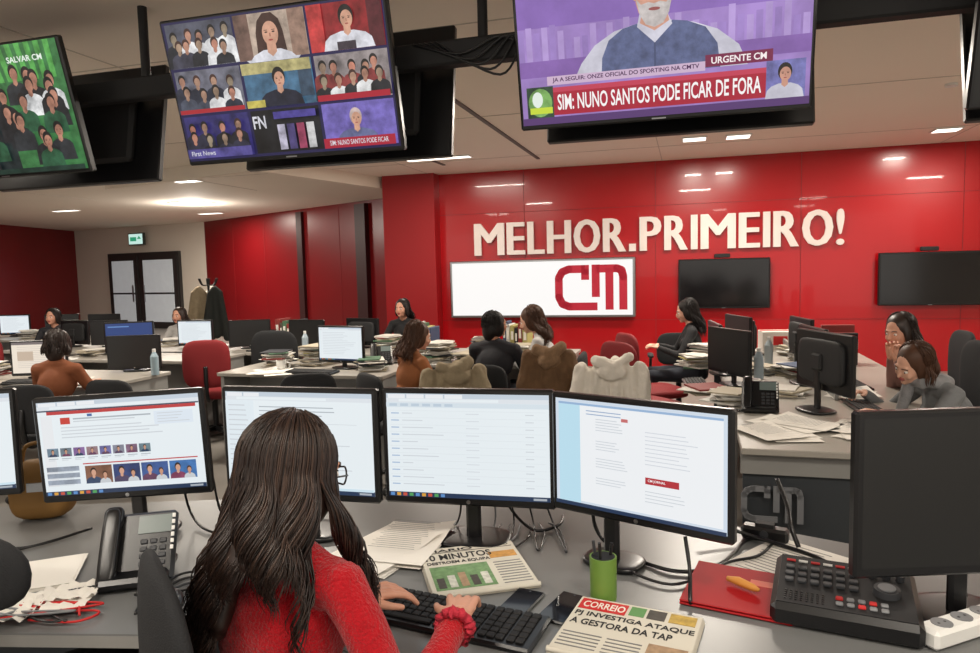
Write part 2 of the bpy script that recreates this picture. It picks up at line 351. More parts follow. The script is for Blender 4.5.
# ------------------------------------------------------------------ room
AZ=-15.9
def RM(s,off=0,z=0): # point on back wall line, off = towards camera
    return (s*.9617-off*.274, 11.22-s*.274-off*.9617, z)
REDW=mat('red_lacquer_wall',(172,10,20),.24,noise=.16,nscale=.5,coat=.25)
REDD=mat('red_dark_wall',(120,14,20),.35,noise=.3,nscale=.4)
WW=mat('white_wall',(218,210,198),.7,noise=.03,nscale=1)
CEIL=mat('ceiling_plaster',(238,229,215),.8,noise=.03,nscale=.6); FLR=mat('floor_vinyl',(128,123,117),.45,noise=.1,nscale=3)
SEAM=mat('panel_seam',(126,10,18),.6)
def wall(name,p0,p1,mt,z0=0,z1=3.07,th=.15):
    b=B(); d=V((p1[0]-p0[0],p1[1]-p0[1],0)); L=d.length; a=math.degrees(math.atan2(d.y,d.x))
    b.box((L/2,th/2,(z0+z1)/2),(L,th,z1-z0),mt); return b,xf(p0[0],p0[1],0,a)
b=B(); b.box((-1,9.5,-.1),(27,30,.2),FLR); put('floor',b)
b=B(); b.box((-1,9.5,3.17),(27,30,.2),CEIL)
TRK=mat('ceiling_track_dark',(88,84,80),.6); SEAMC=mat('ceiling_seam',(196,188,176),.8)
Mr=xf(*RM(0),AZ)
for xx in(-.35,1.05): b.box((xx,-3.4,3.064),(.045,4.8,.016),TRK,Mr)
for yy in(-1.3,-3.9,-6.5): b.box((0,yy,3.069),(22,.010,.006),SEAMC,Mr)
for xx in range(-9,10,4): b.box((xx*.9,-4,3.069),(.010,9,.006),SEAMC,Mr)
b.box((-.55,-2.63,3.066),(.95,.38,.010),GRY,Mr)
for k in range(7): b.box((-.55,-2.77+.045*k,3.059),(.85,.018,.010),TRK,Mr)
for cx_,cy_ in((3.2,-2.2),(5.3,-3.6),(-4.5,-1.5),(2.2,-4.6)): b.cyl((cx_,cy_,3.045),(cx_,cy_,3.07),.05,WHT,n=16,M=Mr)
put('ceiling',b)
b=B(); Ms=xf(-2.9,9.4,0,61); b.box((1.3,.05,2.98),(2.9,.10,.18),CEIL,Ms); b.box((-.15,1.6,2.98),(.10,3.2,.18),CEIL,Ms); put('trim_1',b)
b=B()
b.box((4.0,.075,1.535),(11.3,.15,3.07),REDW,Mr)
for xx in(.6,2.6,4.6,6.6,8.6): b.box((xx,-.001,1.535),(.008,.005,3.07),SEAM,Mr)
for zz in(.72,2.42): b.box((4.0,-.001,zz),(11.2,.005,.007),SEAM,Mr)
put('wall_back',b)
b=B(); b.box((-1.24,-.0,1.535),(.88,.5,3.07),mat('red_column',(152,12,20),.4,noise=.08,nscale=1),Mr); put('column_red',b)
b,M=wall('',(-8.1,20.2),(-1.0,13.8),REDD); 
for k in range(1,6): b.box((k*1.6,-.003,1.5),(.015,.006,3.0),SEAM)
DP=mat('dark_pier',(54,16,20),.5)
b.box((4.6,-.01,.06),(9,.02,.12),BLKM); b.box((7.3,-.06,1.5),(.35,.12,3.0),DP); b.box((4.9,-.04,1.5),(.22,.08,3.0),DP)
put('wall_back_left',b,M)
b,M=wall('',(-13.35,22.75),(-8.1,20.2),WW); put('wall_white',b,M)
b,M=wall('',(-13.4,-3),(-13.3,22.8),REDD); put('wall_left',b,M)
p=RM(9.6); b,M=wall('',(p[0],p[1]),(p[0]-3.6,p[1]-12.6),WW); put('wall_right',b,M)
b=B(); FR=mat('door_frame_dark',(48,46,46),.4); GLS=mat('door_glass',(190,196,200),.15,emit=.3)
b.box((0,-.04,1.13),(3.1,.1,2.30),FR)
for x0,x1 in((-1.5,-.2),(-.1,1.5)):
    b.box(((x0+x1)/2,-.1,1.1),(x1-x0,.04,2.2),FR); b.box(((x0+x1)/2-.0,-.125,1.12),(x1-x0-.34,.02,1.85),GLS)
    b.box((x1-.2 if x0<-1 else x0+.2,-.15,1.05),(.03,.05,.5),SIL)
    b.box(((x0+x1)/2,-.14,1.05),(x1-x0-.2,.02,.05),FR)
ang=math.degrees(math.atan2(-2.55,5.25))
put('door_1',b,xf(-10.4,21.3,0,ang))
b=B(); b.box((0,-.05,0),(.65,.08,.36),mat('exit_body',(60,70,66),.5)); s_=Scr(b,.6,.3,-.095); s_.rect(0,0,1,1,scr((200,235,225))); s_.rect(.1,.3,.55,.7,scr((40,150,110))); s_.poly([(.6,.5),(.75,.2),(.9,.5)],scr((40,150,110)))
put('exit_sign',b,xf(-10.5,21.2,2.68,ang))
LET=mat('sign_letters_white',(224,212,206),.5,emit=.10)
b=B(); Mt=Matrix.Translation(RM(-.21,.02,1.755))@Matrix.Rotation(rad(AZ),4,'Z')@Matrix.Rotation(rad(90),4,'X')
def spaced(b,word,x0,width,h,gap):
    ws={'M':1.32,'E':.78,'L':.72,'H':1.0,'O':1.08,'R':.92,'P':.86,'I':.26,'!':.28}
    u=(width-gap*(len(word)-1))/sum(ws[c] for c in word); x=x0
    for c in word:
        w=ws[c]*u; t=.044 if c not in 'I!' else 0
        for k in range(5): b.text(c,w-t,h,.045+.0007*k,LET,Mt@Matrix.Translation((x+t*k/4,.0012*(k%2),0)),.0)
        x+=w+gap
spaced(b,'MELHOR',0,2.38,.50,.04); spaced(b,'PRIMEIRO!',2.58,2.78,.50,.04)
b.box((2.475,.055,.02),(.10,.11,.05),LET,Mt)
put('wall_slogan_letters',b)
def logo(b,w,M,mt,st=.10,d=.01):
    k=w
    P=lambda pts:[(x*k,y*k) for x,y in pts]
    b.ribbon(P([(.44,.575),(.22,.575),(.13,.54),(.085,.46),(.085,.20),(.13,.11),(.22,.075),(.60,.075)]),st*k,d,mt,M)
    b.ribbon(P([(.44,.575),(.44,.43)]),st*k,d,mt,M); b.prism([(.44*k-st*k/2,.575*k+st*k/2),(.44*k-st*k/2,.5*k),(.44*k+st*k/2,.5*k),(.44*k+st*k/2,.575*k+st*k/2)],0,d,mt,M)
    b.ribbon(P([(.58,.575),(.86,.575),(.92,.55),(.94,.47),(.94,.03)]),st*k,d,mt,M)
    b.ribbon(P([(.58,.63),(.58,.20)]),st*k,d,mt,M); b.ribbon(P([(.76,.575),(.76,.03)]),st*k,d,mt,M)
b=B(); Mt=Matrix.Translation(RM(-.60,.10,.78))@Matrix.Rotation(rad(AZ),4,'Z')@Matrix.Rotation(rad(90),4,'X')
b.box((1.45,.44,-.02),(2.92,.9,.1),SIL,Mt,.01); b.box((1.45,.44,.033),(2.84,.83,.01),scr((250,248,246),1.0),Mt)
logo(b,1.14,Mt@Matrix.Translation((1.66,.07,.04)),mat('logo_red',(165,22,46),.5,emit=.3),.105)
put('illuminated_logo_sign',b)
# ------------------------------------------------------------------ televisions
TW,TH=1.24,.715
def tv(M,content=None,name='hanging_television',w=TW,h=TH):
    b=B(); b.box((0,.0,0),(w,.045,h),BLK,None,.008); b.box((0,.045,-.02),(w*.72,.06,h*.62),BLKM,None,.02)
    s_=Scr(b,w-.03,h-.035,-.0235,zc=.004); s_.rect(0,0,1,1,OFF)
    b.box((0,-.0235,-h/2+.01),(.06,.002,.006),SIL)
    if content: content(s_)
    return put(name,b,M)
def c_center(s_):
    s_.rect(0,0,1,1,tscr((152,122,188),1,.75,1.25,4)); s_.rect(0,0,1,.40,tscr((134,100,178),1,.8,1.2,3)); 
    r=random.Random(4)
    for k in range(34): s_.rect(k*.0294,r.uniform(.38,.50),k*.0294+.022,.66,tscr((168,142,200) if k%2 else (148,120,186),1,.8,1.2,5))
    s_.rect(0,.60,1,.70,tscr((128,92,165),1,.8,1.2,5))
    sh=tscr((206,204,218),1,.7,1.1,9); ve=tscr((88,98,138),.95,.65,1.25,24); sk=tscr((205,150,130),1,.75,1.15,14); ha=tscr((196,188,186),1,.7,1.15,30)
    s_.poly([(.20,.74),(.80,.74),(.77,.62),(.70,.52),(.62,.465),(.55,.44),(.43,.44),(.35,.47),(.28,.54),(.23,.64)],sh)
    s_.poly([(.30,.74),(.71,.74),(.70,.60),(.66,.50),(.60,.455),(.55,.44),(.49,.55),(.43,.44),(.38,.46),(.33,.52),(.305,.62)],ve)
    s_.poly([(.43,.46),(.49,.56),(.55,.46),(.53,.38),(.44,.38)],sh); s_.poly([(.44,.44),(.49,.49),(.54,.44),(.53,.36),(.45,.36)],sk)
    s_.poly([(.487,.74),(.493,.74),(.493,.56),(.487,.56)],scr((70,78,112)))
    s_.ell(.488,.26,.064,.20,sk); s_.ell(.425,.27,.010,.04,sk); s_.ell(.551,.27,.010,.04,sk)
    s_.poly([(.428,.30),(.44,.39),(.46,.45),(.49,.47),(.52,.45),(.54,.39),(.55,.30),(.53,.335),(.51,.325),(.49,.335),(.47,.325),(.445,.335)],ha)
    s_.ell(.49,.365,.020,.010,scr((150,80,80))); s_.ell(.462,.24,.010,.010,scr((50,36,36))); s_.ell(.515,.24,.010,.010,scr((50,36,36))); s_.poly([(.482,.31),(.498,.31),(.492,.24),(.488,.24)],scr((176,120,100)))
    s_.rect(.10,.70,.66,.755,scr((205,178,205))); s_.text('JA A SEGUIR: ONZE OFICIAL DO SPORTING NA CMTV',.12,.71,.52,.034,scr((70,30,80)),.02)
    s_.rect(.66,.665,.88,.735,scr((120,30,70))); s_.text('URGENTE CM',.68,.68,.18,.04,scr((250,240,240)),.02)
    s_.rect(.12,.77,.86,.945,scr((170,28,54))); s_.rect(.12,.77,.86,.80,scr((196,60,86)))
    s_.text('SIM: NUNO SANTOS PODE FICAR DE FORA',.135,.815,.71,.10,scr((250,248,248)),.015)
    s_.rect(.02,.76,.12,.97,tscr((40,70,50))); s_.ell(.07,.86,.045,.09,tscr((120,170,90))); s_.rect(.03,.89,.115,.93,scr((200,220,60))); s_.ell(.06,.84,.02,.05,scr((230,240,230)))
    s_.rect(.86,.735,.985,.955,tscr((110,110,170))); s_.person(.92,.81,.085,sk,scr((30,25,25)),sh,v1=.955,face=True,hw=.8)
    s_.rect(0,.955,1,1,scr((86,54,112)))
def c_mosaic(s_):
    s_.rect(0,0,1,1,scr((34,30,74))); sk=tscr((205,155,130),1,.7,1.15,20); hb=tscr((60,35,28)); hk=tscr((25,20,20)); w=tscr((220,220,228),1,.65,1.1,22)
    T=[[(84,86,100),(186,166,150),(140,28,34)],[(112,112,125),(70,110,140),(150,140,140)],[(52,46,110),(12,12,18),(118,104,186)]]
    for r in range(3):
        for c in range(3):
            u0=.012+c*.331; v0=.015+r*.328; s_.rect(u0,v0,u0+.318,v0+.308,tscr(T[r][c],.85))
    def crowd(u0,v0,w_,h_,cols,n,seed):
        rn=random.Random(seed)
        for row in range(2):
            for k in range(n):
                u=u0+w_*(.10+.80*k/(n-1))+rn.uniform(-.012,.012); v=v0+h_*(rn.uniform(.22,.34) if row==0 else rn.uniform(.48,.6)); s_.person(u,v,h_*.22,tscr((170+10*rn.randint(-3,2),125,105)),hk if rn.random()<.7 else hb,tscr(rn.choice(cols)),v1=v0+h_,hw=.75)
    crowd(.025,.015,.29,.305,[(230,230,235),(30,32,40),(60,60,75)],5,1)
    s_.rect(.343,.015,.41,.323,tscr((110,84,74))); s_.rect(.59,.015,.661,.323,tscr((150,120,104))); s_.person(.50,.145,.17,sk,hb,w,v1=.323,long=True,face=True,hw=.8)
    s_.rect(.674,.015,.74,.323,tscr((190,56,56))); s_.rect(.93,.015,.992,.323,tscr((80,20,30))); s_.person(.84,.12,.12,sk,hk,w,v1=.323,face=True); s_.rect(.79,.27,.87,.323,tscr((60,50,60)))
    crowd(.025,.343,.29,.30,[(40,44,60),(225,225,230),(70,75,90)],4,4); s_.rect(.012,.62,.33,.65,scr((170,40,50)))
    s_.rect(.343,.343,.661,.42,tscr((180,170,116))); s_.rect(.60,.42,.661,.60,tscr((50,70,90))); s_.person(.51,.46,.11,sk,hk,tscr((25,28,48)),v1=.651,face=True); s_.rect(.343,.60,.43,.651,tscr((190,176,84)))
    crowd(.684,.343,.29,.30,[(30,30,36),(235,235,235),(130,50,50)],5,9); s_.rect(.674,.61,.99,.651,scr((170,30,50)))
    crowd(.03,.675,.27,.29,[(20,20,30),(40,40,60)],4,12); s_.rect(.012,.91,.33,.979,tscr((80,72,140))); s_.text('First News',.03,.925,.12,.035,w,.01)
    s_.text('FN',.36,.71,.06,.09,w,.02); s_.rect(.46,.69,.655,.74,tscr((70,60,140)))
    for k in range(4): s_.rect(.47+.045*k,.78,.505+.045*k,.96,tscr([(190,185,205),(70,60,110),(150,60,90),(190,190,190)][k]))
    s_.person(.83,.78,.10,sk,tscr((190,170,165)),tscr((95,100,140)),v1=.93,face=True); s_.rect(.674,.91,.99,.979,scr((170,32,56))); s_.text('SIM: NUNO SANTOS PODE FICAR',.70,.925,.26,.035,w,.01)
def c_green(s_):
    s_.rect(0,0,1,1,tscr((40,88,60))); s_.rect(.62,0,1,1,tscr((54,112,62))); s_.rect(.3,0,.62,1,tscr((26,38,40)))
    for k in range(7): s_.poly([(.60+.055*k,.0),(.63+.055*k,.0),(.66+.05*k,.28),(.63+.05*k,.28)],tscr((84,160,76)))
    rn=random.Random(5); P=[(rn.uniform(.34,.95),.22+.58*k/24) for k in range(24)]
    for u,v in P: s_.person(u,v,.10,tscr((170,120,100)),tscr((25,20,20)),tscr(rn.choice([(215,218,220),(28,30,34),(36,84,56),(40,44,48)])),v1=min(.97,v+.24),hw=.75,face=v>.6)
    s_.text('SALVAR CM',.72,.10,.20,.045,scr((235,245,235)),.02)
    s_.rect(0,.96,1,1,tscr((20,50,40)))
def tvM(X,zb,tilt=14,back=False,dy=0,dx=0):
    Y=3.38-.285*X
    Mx=xf(X,Y,zb,AZ)
    if not back: return Mx@xf(0,0,0,0,tilt)@Matrix.Translation((0,0,TH/2))
    return Mx@xf(dx,dy,0,180,tilt)@Matrix.Translation((0,0,TH/2))
tv(tvM(.77,2.185),c_center); tv(tvM(-.985,2.14),c_mosaic); tv(tvM(-2.80,2.15),c_green); tv(tvM(2.5,2.13))
for X,zb,dx in((.77,2.17,.06),(-.97,2.14,.12),(-2.78,2.12,.16),(2.5,2.13,.1)): tv(tvM(X,zb,10,True,.30,dx))
b=B(); Mb=xf(0,3.38+.17,0,AZ)
b.box((0,0,2.62),(8.6,.09,.12),BLKM,Mb,.01)
for xx in(-3.9,-2.0,0,1.9,3.7): b.cyl((xx,0,2.65),(xx,0,3.07),.025,BLKM,M=Mb)
for xx in(-2.9,-1.0,.86,2.6):
    b.box((xx,-.06,2.5),(.3,.05,.25),BLKM,Mb); b.box((xx+.05,.08,2.5),(.3,.05,.25),BLKM,Mb)
for k in range(5):
    b.curve([(-.35+k*.03,-.05,2.67),(-.1+.05*k,-.06,2.60-.03*k),(.1+.03*k,-.06,2.66),(.22,-.04,2.60)],.006,BLK,M=Mb)
put('ceiling_mount_rail',b)
def walltv(s0,zc):
    b=B(); b.box((0,-.04,0),(1.26,.06,.72),BLK,None,.01); b.box((0,-.0,0),(.5,.08,.4),BLKM); b.box((0,-.072,0),(1.21,.003,.67),mat('tv_glass_off',(16,14,16),.12)); b.box((0,-.072,-.352),(.05,.004,.006),SIL)
    b.box((-.02,-.05,.40),(.22,.05,.06),BLKM,None,.01)
    put('wall_television',b,Matrix.Translation(RM(s0,.05,zc))@Matrix.Rotation(rad(AZ),4,'Z'))
walltv(3.56,1.25); walltv(6.20,1.27)
# ------------------------------------------------------------------ ceiling lamps and added fill panels
LITE=scr((255,246,232),3.0)
def lamp(x,y,sx,sy,en,az=AZ,name='ceiling_or_fill_light'):
    M=xf(x,y,3.07,az); p=empty(name,M); b=B()
    b.box((0,0,-.008),(sx+.04,sy+.04,.016),WHT); b.box((0,0,-.017),(sx,sy,.004),LITE)
    o=put('fixture',b,M); o.parent=p; o.matrix_parent_inverse=M.inverted()
    L=bpy.data.lights.new('lamp','AREA'); L.shape='RECTANGLE'; L.size=sx; L.size_y=sy; L.energy=en; L.color=(1,.91,.79)
    lo=bpy.data.objects.new('lamp',L); COL.objects.link(lo); lo.matrix_world=M@Matrix.Translation((0,0,-.03)); lo.parent=p; lo.matrix_parent_inverse=M.inverted()
for x,y in((2.55,8.7),(3.05,8.6),(5.5,8.5)): lamp(x,y,.26,.22,38)
for x,y in((-5.4,11.4),(-4.8,11.4)): lamp(x,y,.4,.16,64)
for x,y in((-1.8,6.0),(1.9,6.2),(-5.2,5.8),(5.9,5.2)): lamp(x,y,.6,.3,88)  # added fill for the mid room
for x,y in((-9.4,15.8),(-6.8,17.4)): lamp(x,y,.6,.15,105)
lamp(-.65,9.7,.9,.13,46)
for x,y in((-1.6,.6),(.9,.2),(3.0,-.3),(-3.8,1.4),(-4.2,3.9),(3.6,2.2),(-1.5,-1.6),(1.5,-1.9)): lamp(x,y,.6,.6,34)  # added unseen fill panels over the foreground and behind the camera
b=B(); b.cyl((0,0,-.02),(0,0,0),.42,LITE,n=32); b.cyl((0,0,-.015),(0,0,0),.47,WHT,n=32); put('round_ceiling_lamp',b,xf(-6.2,14.9,3.07))
L=bpy.data.lights.new('round_lamp','POINT'); L.shadow_soft_size=.12; L.energy=90; L.color=(1,.92,.82); lo=bpy.data.objects.new('round_lamp_light',L); COL.objects.link(lo); lo.location=(-6.2,14.9,2.75)
w=bpy.data.worlds.new('w'); sc.world=w; w.use_nodes=True; w.node_tree.nodes['Background'].inputs[0].default_value=(1,.93,.84,1); w.node_tree.nodes['Background'].inputs[1].default_value=1.3
# ------------------------------------------------------------------ furniture meshes
DESKT=mat('desk_laminate_grey',(112,113,113),.33,noise=.04,nscale=10); DESKE=mat('desk_edge_light',(140,139,136),.4); DESKL=mat('desk_laminate_light',(158,153,145),.35,noise=.04)
PANEL=mat('desk_panel_dark',(52,56,60),.5)
def monitor(w,h,zc,content=None,base_y=.06,bez=.015,thick=.05,nx=0,bs=.22):
    b=B(); b.box((0,.012,zc),(w,.028,h),BLK,None,.006); b.sup((0,.03,zc),(w*.8,thick,h*.75),BLKM,.35)
    s_=Scr(b,w-2*bez,h-2*bez-.006,-.0023,zc=zc+.004); s_.rect(0,0,1,1,OFF)
    b.cyl((0,-.0028,zc-h/2+.0115),(0,-.0020,zc-h/2+.0115),.006,SIL,n=12)
    if content: content(s_)
    b.box((nx,base_y,zc*.5+.01),(.045,.022,zc),BLK,None,.008)
    b.box((nx*.5,.045,zc),(.09+abs(nx),.05,.09),BLKM,None,.01)
    b.sup((nx,base_y+.01,.009),(bs,bs*.77,.018),BLK,.5,e2=.7)
    return b
W=scr((232,240,244)); LB=scr((205,228,240)); TG=scr((170,178,186)); TD=scr((110,118,128)); TB=scr((30,52,84)); BAR=scr((196,208,220))
def chrome(s_,tabs=3):
    s_.rect(0,0,1,1,W); s_.rect(0,0,1,.045,BAR); s_.rect(0,.045,1,.085,scr((222,228,234)))
    for k in range(tabs): s_.rect(.01+.12*k,.008,.12+.12*k,.045,scr((235,238,242)))
    s_.rect(.08,.052,.7,.077,W); s_.rect(0,.955,1,1,TB)
    for k in range(9): s_.rect(.01+.04*k,.963,.035+.04*k,.993,scr([(90,140,200),(220,160,60),(200,80,60),(80,160,90)][k%4]))
    s_.rect(.90,.968,.98,.988,TG)
def lines(s_,u0,v0,u1,n,dv,seed=0,mt=None,h=.011):
    r=random.Random(seed)
    for k in range(n): s_.rect(u0,v0+dv*k,u0+(u1-u0)*r.uniform(.55,1),v0+dv*k+h,mt or TG)
LG=scr((205,211,217))
def c1(s_):
    chrome(s_); s_.rect(.0,.085,1,.10,scr((60,70,90))); s_.rect(.06,.10,.98,.135,scr((190,54,56))); s_.rect(.02,.15,.09,.9,scr((232,235,238))); s_.rect(.14,.17,.20,.24,scr((200,60,50))); s_.rect(.22,.18,.7,.195,TG); s_.rect(.22,.21,.6,.222,LG)
    lines(s_,.14,.27,.9,4,.035,3,LG); s_.rect(.31,.142,.34,.17,scr((60,100,160)))
    s_.rect(.72,.16,.96,.30,scr((222,232,242))); lines(s_,.74,.18,.95,4,.03,9,LG,.008)
    r=random.Random(3)
    for k in range(8): s_.rect(.04+.082*k,.49,.11+.082*k,.58,tscr((r.randint(90,150),r.randint(90,140),r.randint(110,170)))); s_.person(.075+.082*k,.525,.035,scr((200,150,125)),scr((40,28,24)),scr((r.randint(30,120),60,90)),v1=.58,hw=.8)
    for k in range(8): s_.rect(.05+.082*k,.595,.11+.082*k,.603,TG); s_.rect(.05+.082*k,.612,.09+.082*k,.619,LG)
    s_.rect(.26,.66,.97,.672,scr((190,54,56)))
    for k,c in enumerate([(120,80,60),(40,60,110),(60,90,150),(60,110,170)]):
        s_.rect(.27+.175*k,.69,.435+.175*k,.88,tscr(c)); s_.person(.32+.175*k,.76,.07,scr((210,160,135)),scr((40,28,24)),tscr((40+30*k,60,90)),v1=.88,hw=.8); s_.person(.39+.175*k,.79,.055,scr((200,150,125)),scr((70,45,30)),scr((200,205,210)),v1=.88,hw=.7)
    for k in range(3): s_.rect(.04,.68+.07*k,.24,.73+.07*k,tscr((150,160,175))); s_.rect(.04,.735+.07*k,.2,.741+.07*k,LG)
def c2(s_):
    chrome(s_,2); s_.rect(0,.085,.2,.955,scr((226,236,242))); lines(s_,.02,.13,.16,14,.05,5,LG); lines(s_,.24,.14,.8,3,.04,6,TG,.009); s_.rect(.24,.3,.9,.304,LG); s_.rect(.24,.4,.5,.415,TG); lines(s_,.24,.46,.86,9,.048,8,LG,.008)
    s_.rect(0,.93,1,.955,LB)
def c3(s_):
    chrome(s_,4); s_.rect(0,.085,1,.13,scr((214,226,234))); 
    for k in range(6): s_.rect(.02+.07*k,.095,.07+.07*k,.12,scr((190,206,220)))
    for k in range(11): s_.rect(.02,.16+.068*k,.98,.162+.068*k,scr((214,221,226))); s_.rect(.03,.183+.068*k,.08,.193+.068*k,scr((160,184,214))); s_.rect(.1,.183+.068*k,.1+.26*((k*37)%7+2)/8,.191+.068*k,LG); s_.rect(.5,.183+.068*k,.58,.191+.068*k,scr((214,220,226))); s_.rect(.86,.183+.068*k,.91,.191+.068*k,LG)
def c4(s_):
    s_.rect(0,0,1,1,scr((210,222,235))); s_.rect(.02,.03,.16,.97,scr((188,224,240))); s_.rect(.16,.03,.98,.95,scr((240,243,246)))
    s_.rect(.02,.03,.98,.05,scr((150,180,215))); lines(s_,.2,.09,.42,2,.03,2,scr((140,165,200)),.008)
    for i,(v,n) in enumerate(((.16,5),(.36,4),(.52,4),(.70,3))): lines(s_,.26,v,.46,n,.025,i+3,LG,.007)
    s_.rect(.56,.62,.75,.68,scr((180,46,56))); s_.text('CM JORNAL',.575,.635,.10,.028,scr((250,250,250))); s_.rect(.42,.13,.46,.16,scr((200,110,110)))
    lines(s_,.56,.22,.86,9,.035,11,scr((208,213,220)),.007); lines(s_,.56,.74,.82,4,.03,12,LG,.007)
    s_.rect(0,.965,1,1,TB)
def fm(x,y,rz,c,zc=.30,w=.52,h=.34,by=.06,ry=0,nx=0,bs=.22): put('computer_monitor',monitor(w,h,zc,c,by,nx=nx,bs=bs),xf(x,y,.74,rz,0,ry))
fm(-1.112,2.09,0,c1,.300,ry=-2.4,h=.324); fm(-.580,2.06,-14,c2,w=.51); fm(-.074,1.965,-12,c3,w=.505); fm(.360,1.735,-37,c4,.310,w=.495,h=.324,nx=-.10,bs=.17)
fm(1.04,1.43,2,None,.318,.58,.356,.09)
fm(-1.755,2.12,14,c2)
b=B()
top=[(-2.6,1.60),(-1.15,1.556),(-.76,1.53),(-.62,1.61),(-.405,1.49),(-.10,1.31),(.16,1.13),(.7,.92),(2.2,.70),(2.2,1.35),(1.275,1.76),(.885,2.04),(.2,2.32),(-.4,2.44),(-.953,2.48),(-2.6,2.44)]
b.prism(top,.712,.738,DESKT); 
inn=[(x*1.002,1.8+(y-1.8)*1.004) for x,y in top]; b.prism(inn,.705,.733,DESKE)
def panel(b,p0,p1,z0,z1,mt,th=.025):
    d=V((p1[0]-p0[0],p1[1]-p0[1],0)); L=d.length; b.box((L/2,0,(z0+z1)/2),(L,th,z1-z0),mt,xf(p0[0],p0[1],0,math.degrees(math.atan2(d.y,d.x))))
for p0,p1 in(((-2.55,2.40),(-.953,2.44)),((-.953,2.44),(.2,2.28)),((.2,2.28),(1.25,1.74)),((1.25,1.74),(2.1,1.33))): panel(b,p0,p1,.02,.706,PANEL)
for p0,p1 in(((-2.5,1.75),(-2.5,2.38)),((.6,1.25),(.8,2.0)),((1.9,.85),(2.05,1.3))): panel(b,p0,p1,.0,.706,PANEL)
put('newsroom_desk',b)
def stack(n,w,h,seed,mt=PAPER,th=.0012,jit=3,txt=True):
    r=random.Random(seed); b=B()
    for k in range(n): b.box((r.uniform(-.006,.006),r.uniform(-.006,.006),th*(k+.5)),(w,h,th*.9),mt,Matrix.Rotation(rad(r.uniform(-jit,jit)),4,'Z'))
    z=th*n+.0006
    if txt:
        for k in range(14): b.box((-.01-w*.02*((k*5)%4),h*.42-h*.06*k,z),(w*(.72-.04*((k*7)%5)),.003,.0004),INKG)
    return b
def sheets(n,seed,spr=.03):
    r=random.Random(seed); b=B()
    for k in range(n):
        M=xf(r.uniform(-spr,spr),r.uniform(-spr*1.3,spr*1.3),.003*k,r.uniform(-14,14)*spr/.03); 
        nx=6; vs=[];
        for i in range(nx+1):
            for j in range(nx+1):
                u,v=i/nx-.5,j/nx-.5; vs.append((u*.21,v*.297,.002+.02*max(0,u+v-.55)**1*(1+k*.2)))
        fs=[(i*(nx+1)+j,(i+1)*(nx+1)+j,(i+1)*(nx+1)+j+1,i*(nx+1)+j+1) for i in range(nx) for j in range(nx)]
        b.add(vs,fs,PAPER,M,True)
    for k in range(16): b.box((-.01,.12-.014*k,.003*n+.0015),(.15-.01*((k*3)%4),.002,.0004),INKG,M)
    return b
put('printed_sheets',sheets(6,4),xf(-.295,1.985,.739,-24))
def tscrn(n,c): return mat(n,c,.7,noise=.6,nscale=60)
def newspaper(w,h,style):
    b=B(); n=10
    for k in range(7):
        vs=[];dx=.0015*k
        for i in range(n+1):
            for j in range(5):
                u,v=i/n-.5,j/4-.5; vs.append((u*(w-dx),v*(h-dx),.002+.0022*k))
        b.add(vs,[(i*5+j,(i+1)*5+j,(i+1)*5+j+1,i*5+j+1) for i in range(n) for j in range(4)],NEWS,None,True)
    b.cyl((-w/2,-h/2+.006,.0085),(w/2,-h/2+.006,.0085),.0068,NEWS,n=8)
    z=.0158
    T=lambda t,x,y,ww,hh,m,bo=.02: b.text(t,ww,hh,.0004,m,Matrix.Translation((x-w/2,y-h/2,z)),bo)
    R=lambda x,y,ww,hh,m,dz=0: b.box((x+ww/2-w/2,y+hh/2-h/2,z+dz),(ww,hh,.0006),m)
    if style==0:
        T('DIARIO',.015,h-.034,w*.5,.018,INK); T('EDICAO',w*.68,h-.03,w*.25,.012,INK,.01); R(.015,h-.04,w*.9,.002,INK)
        T('10 MINUTOS',.015,h-.088,w*.66,.038,INK); T('DESTROEM A EQUIPA',.015,h-.118,w*.62,.02,INK)
        R(w*.06,.02,w*.56,h-.15,tscrn('photo_green',(106,140,94)))
        for k in range(5): R(w*(.09+.105*k),.03,w*.07,h*(.2+.04*(k%3)),tscrn(['photo_dark','photo_white','photo_tan'][k%3],[(70,66,60),(196,196,186),(160,132,104)][k%3]),.0005)
        for k in range(9): R(w*.68,.02+k*.016,w*.27,.004,INKG)
        R(w*.68,h*.62,w*.27,h*.14,tscrn('photo_orange',(190,140,70)))
    else:
        R(.01,h-.062,w*.38,.05,REDINK); T('CORREIO',.018,h-.052,w*.34,.03,PAPER)
        R(w*.44,h-.055,w*.12,.042,GRNINK); R(w*.58,h-.055,w*.14,.042,tscrn('photo_dark',(60,50,44))); R(w*.75,h-.055,w*.2,.042,tscrn('photo_gold',(180,150,70)))
        T('PJ INVESTIGA ATAQUE',.012,h-.098,w*.92,.026,INK); T('A GESTORA DA TAP',.012,h-.133,w*.78,.026,INK)
        for k in range(5): R(.012,.02+k*.014,w*.3,.004,INKG); R(w*.38,.02+k*.014,w*.26,.004,INKG)
        R(w*.68,.012,w*.28,h*.32,tscrn('photo_tan',(170,140,110)))
    return b
put('newspaper',newspaper(.28,.29,0),xf(-.055,1.825,.739,13)); put('newspaper',newspaper(.29,.25,1),xf(.285,1.465,.739,-25))
def keyboard():
    b=B(); b.box((0,0,.009),(.44,.145,.016),BLK,xf(rx=3),.005)
    for row in range(6):
        y=.055-row*.0205
        for k in range(19):
            x=-.205+k*.0215+(.004 if k>13 else 0)+(.004 if k>16 else 0)
            if row==5 and 3<k<9: continue
            b.box((x,y,.0195),(.0185,.0175,.006),BLKM,xf(rx=3),.0018)
    b.box((-.08,-.0475,.0195),(.105,.0175,.006),BLKM,xf(rx=3),.0018)
    return b.mesh('computer_keyboard')
KB=keyboard(); put('computer_keyboard',KB,xf(-.105,1.557,.739,-24.5))
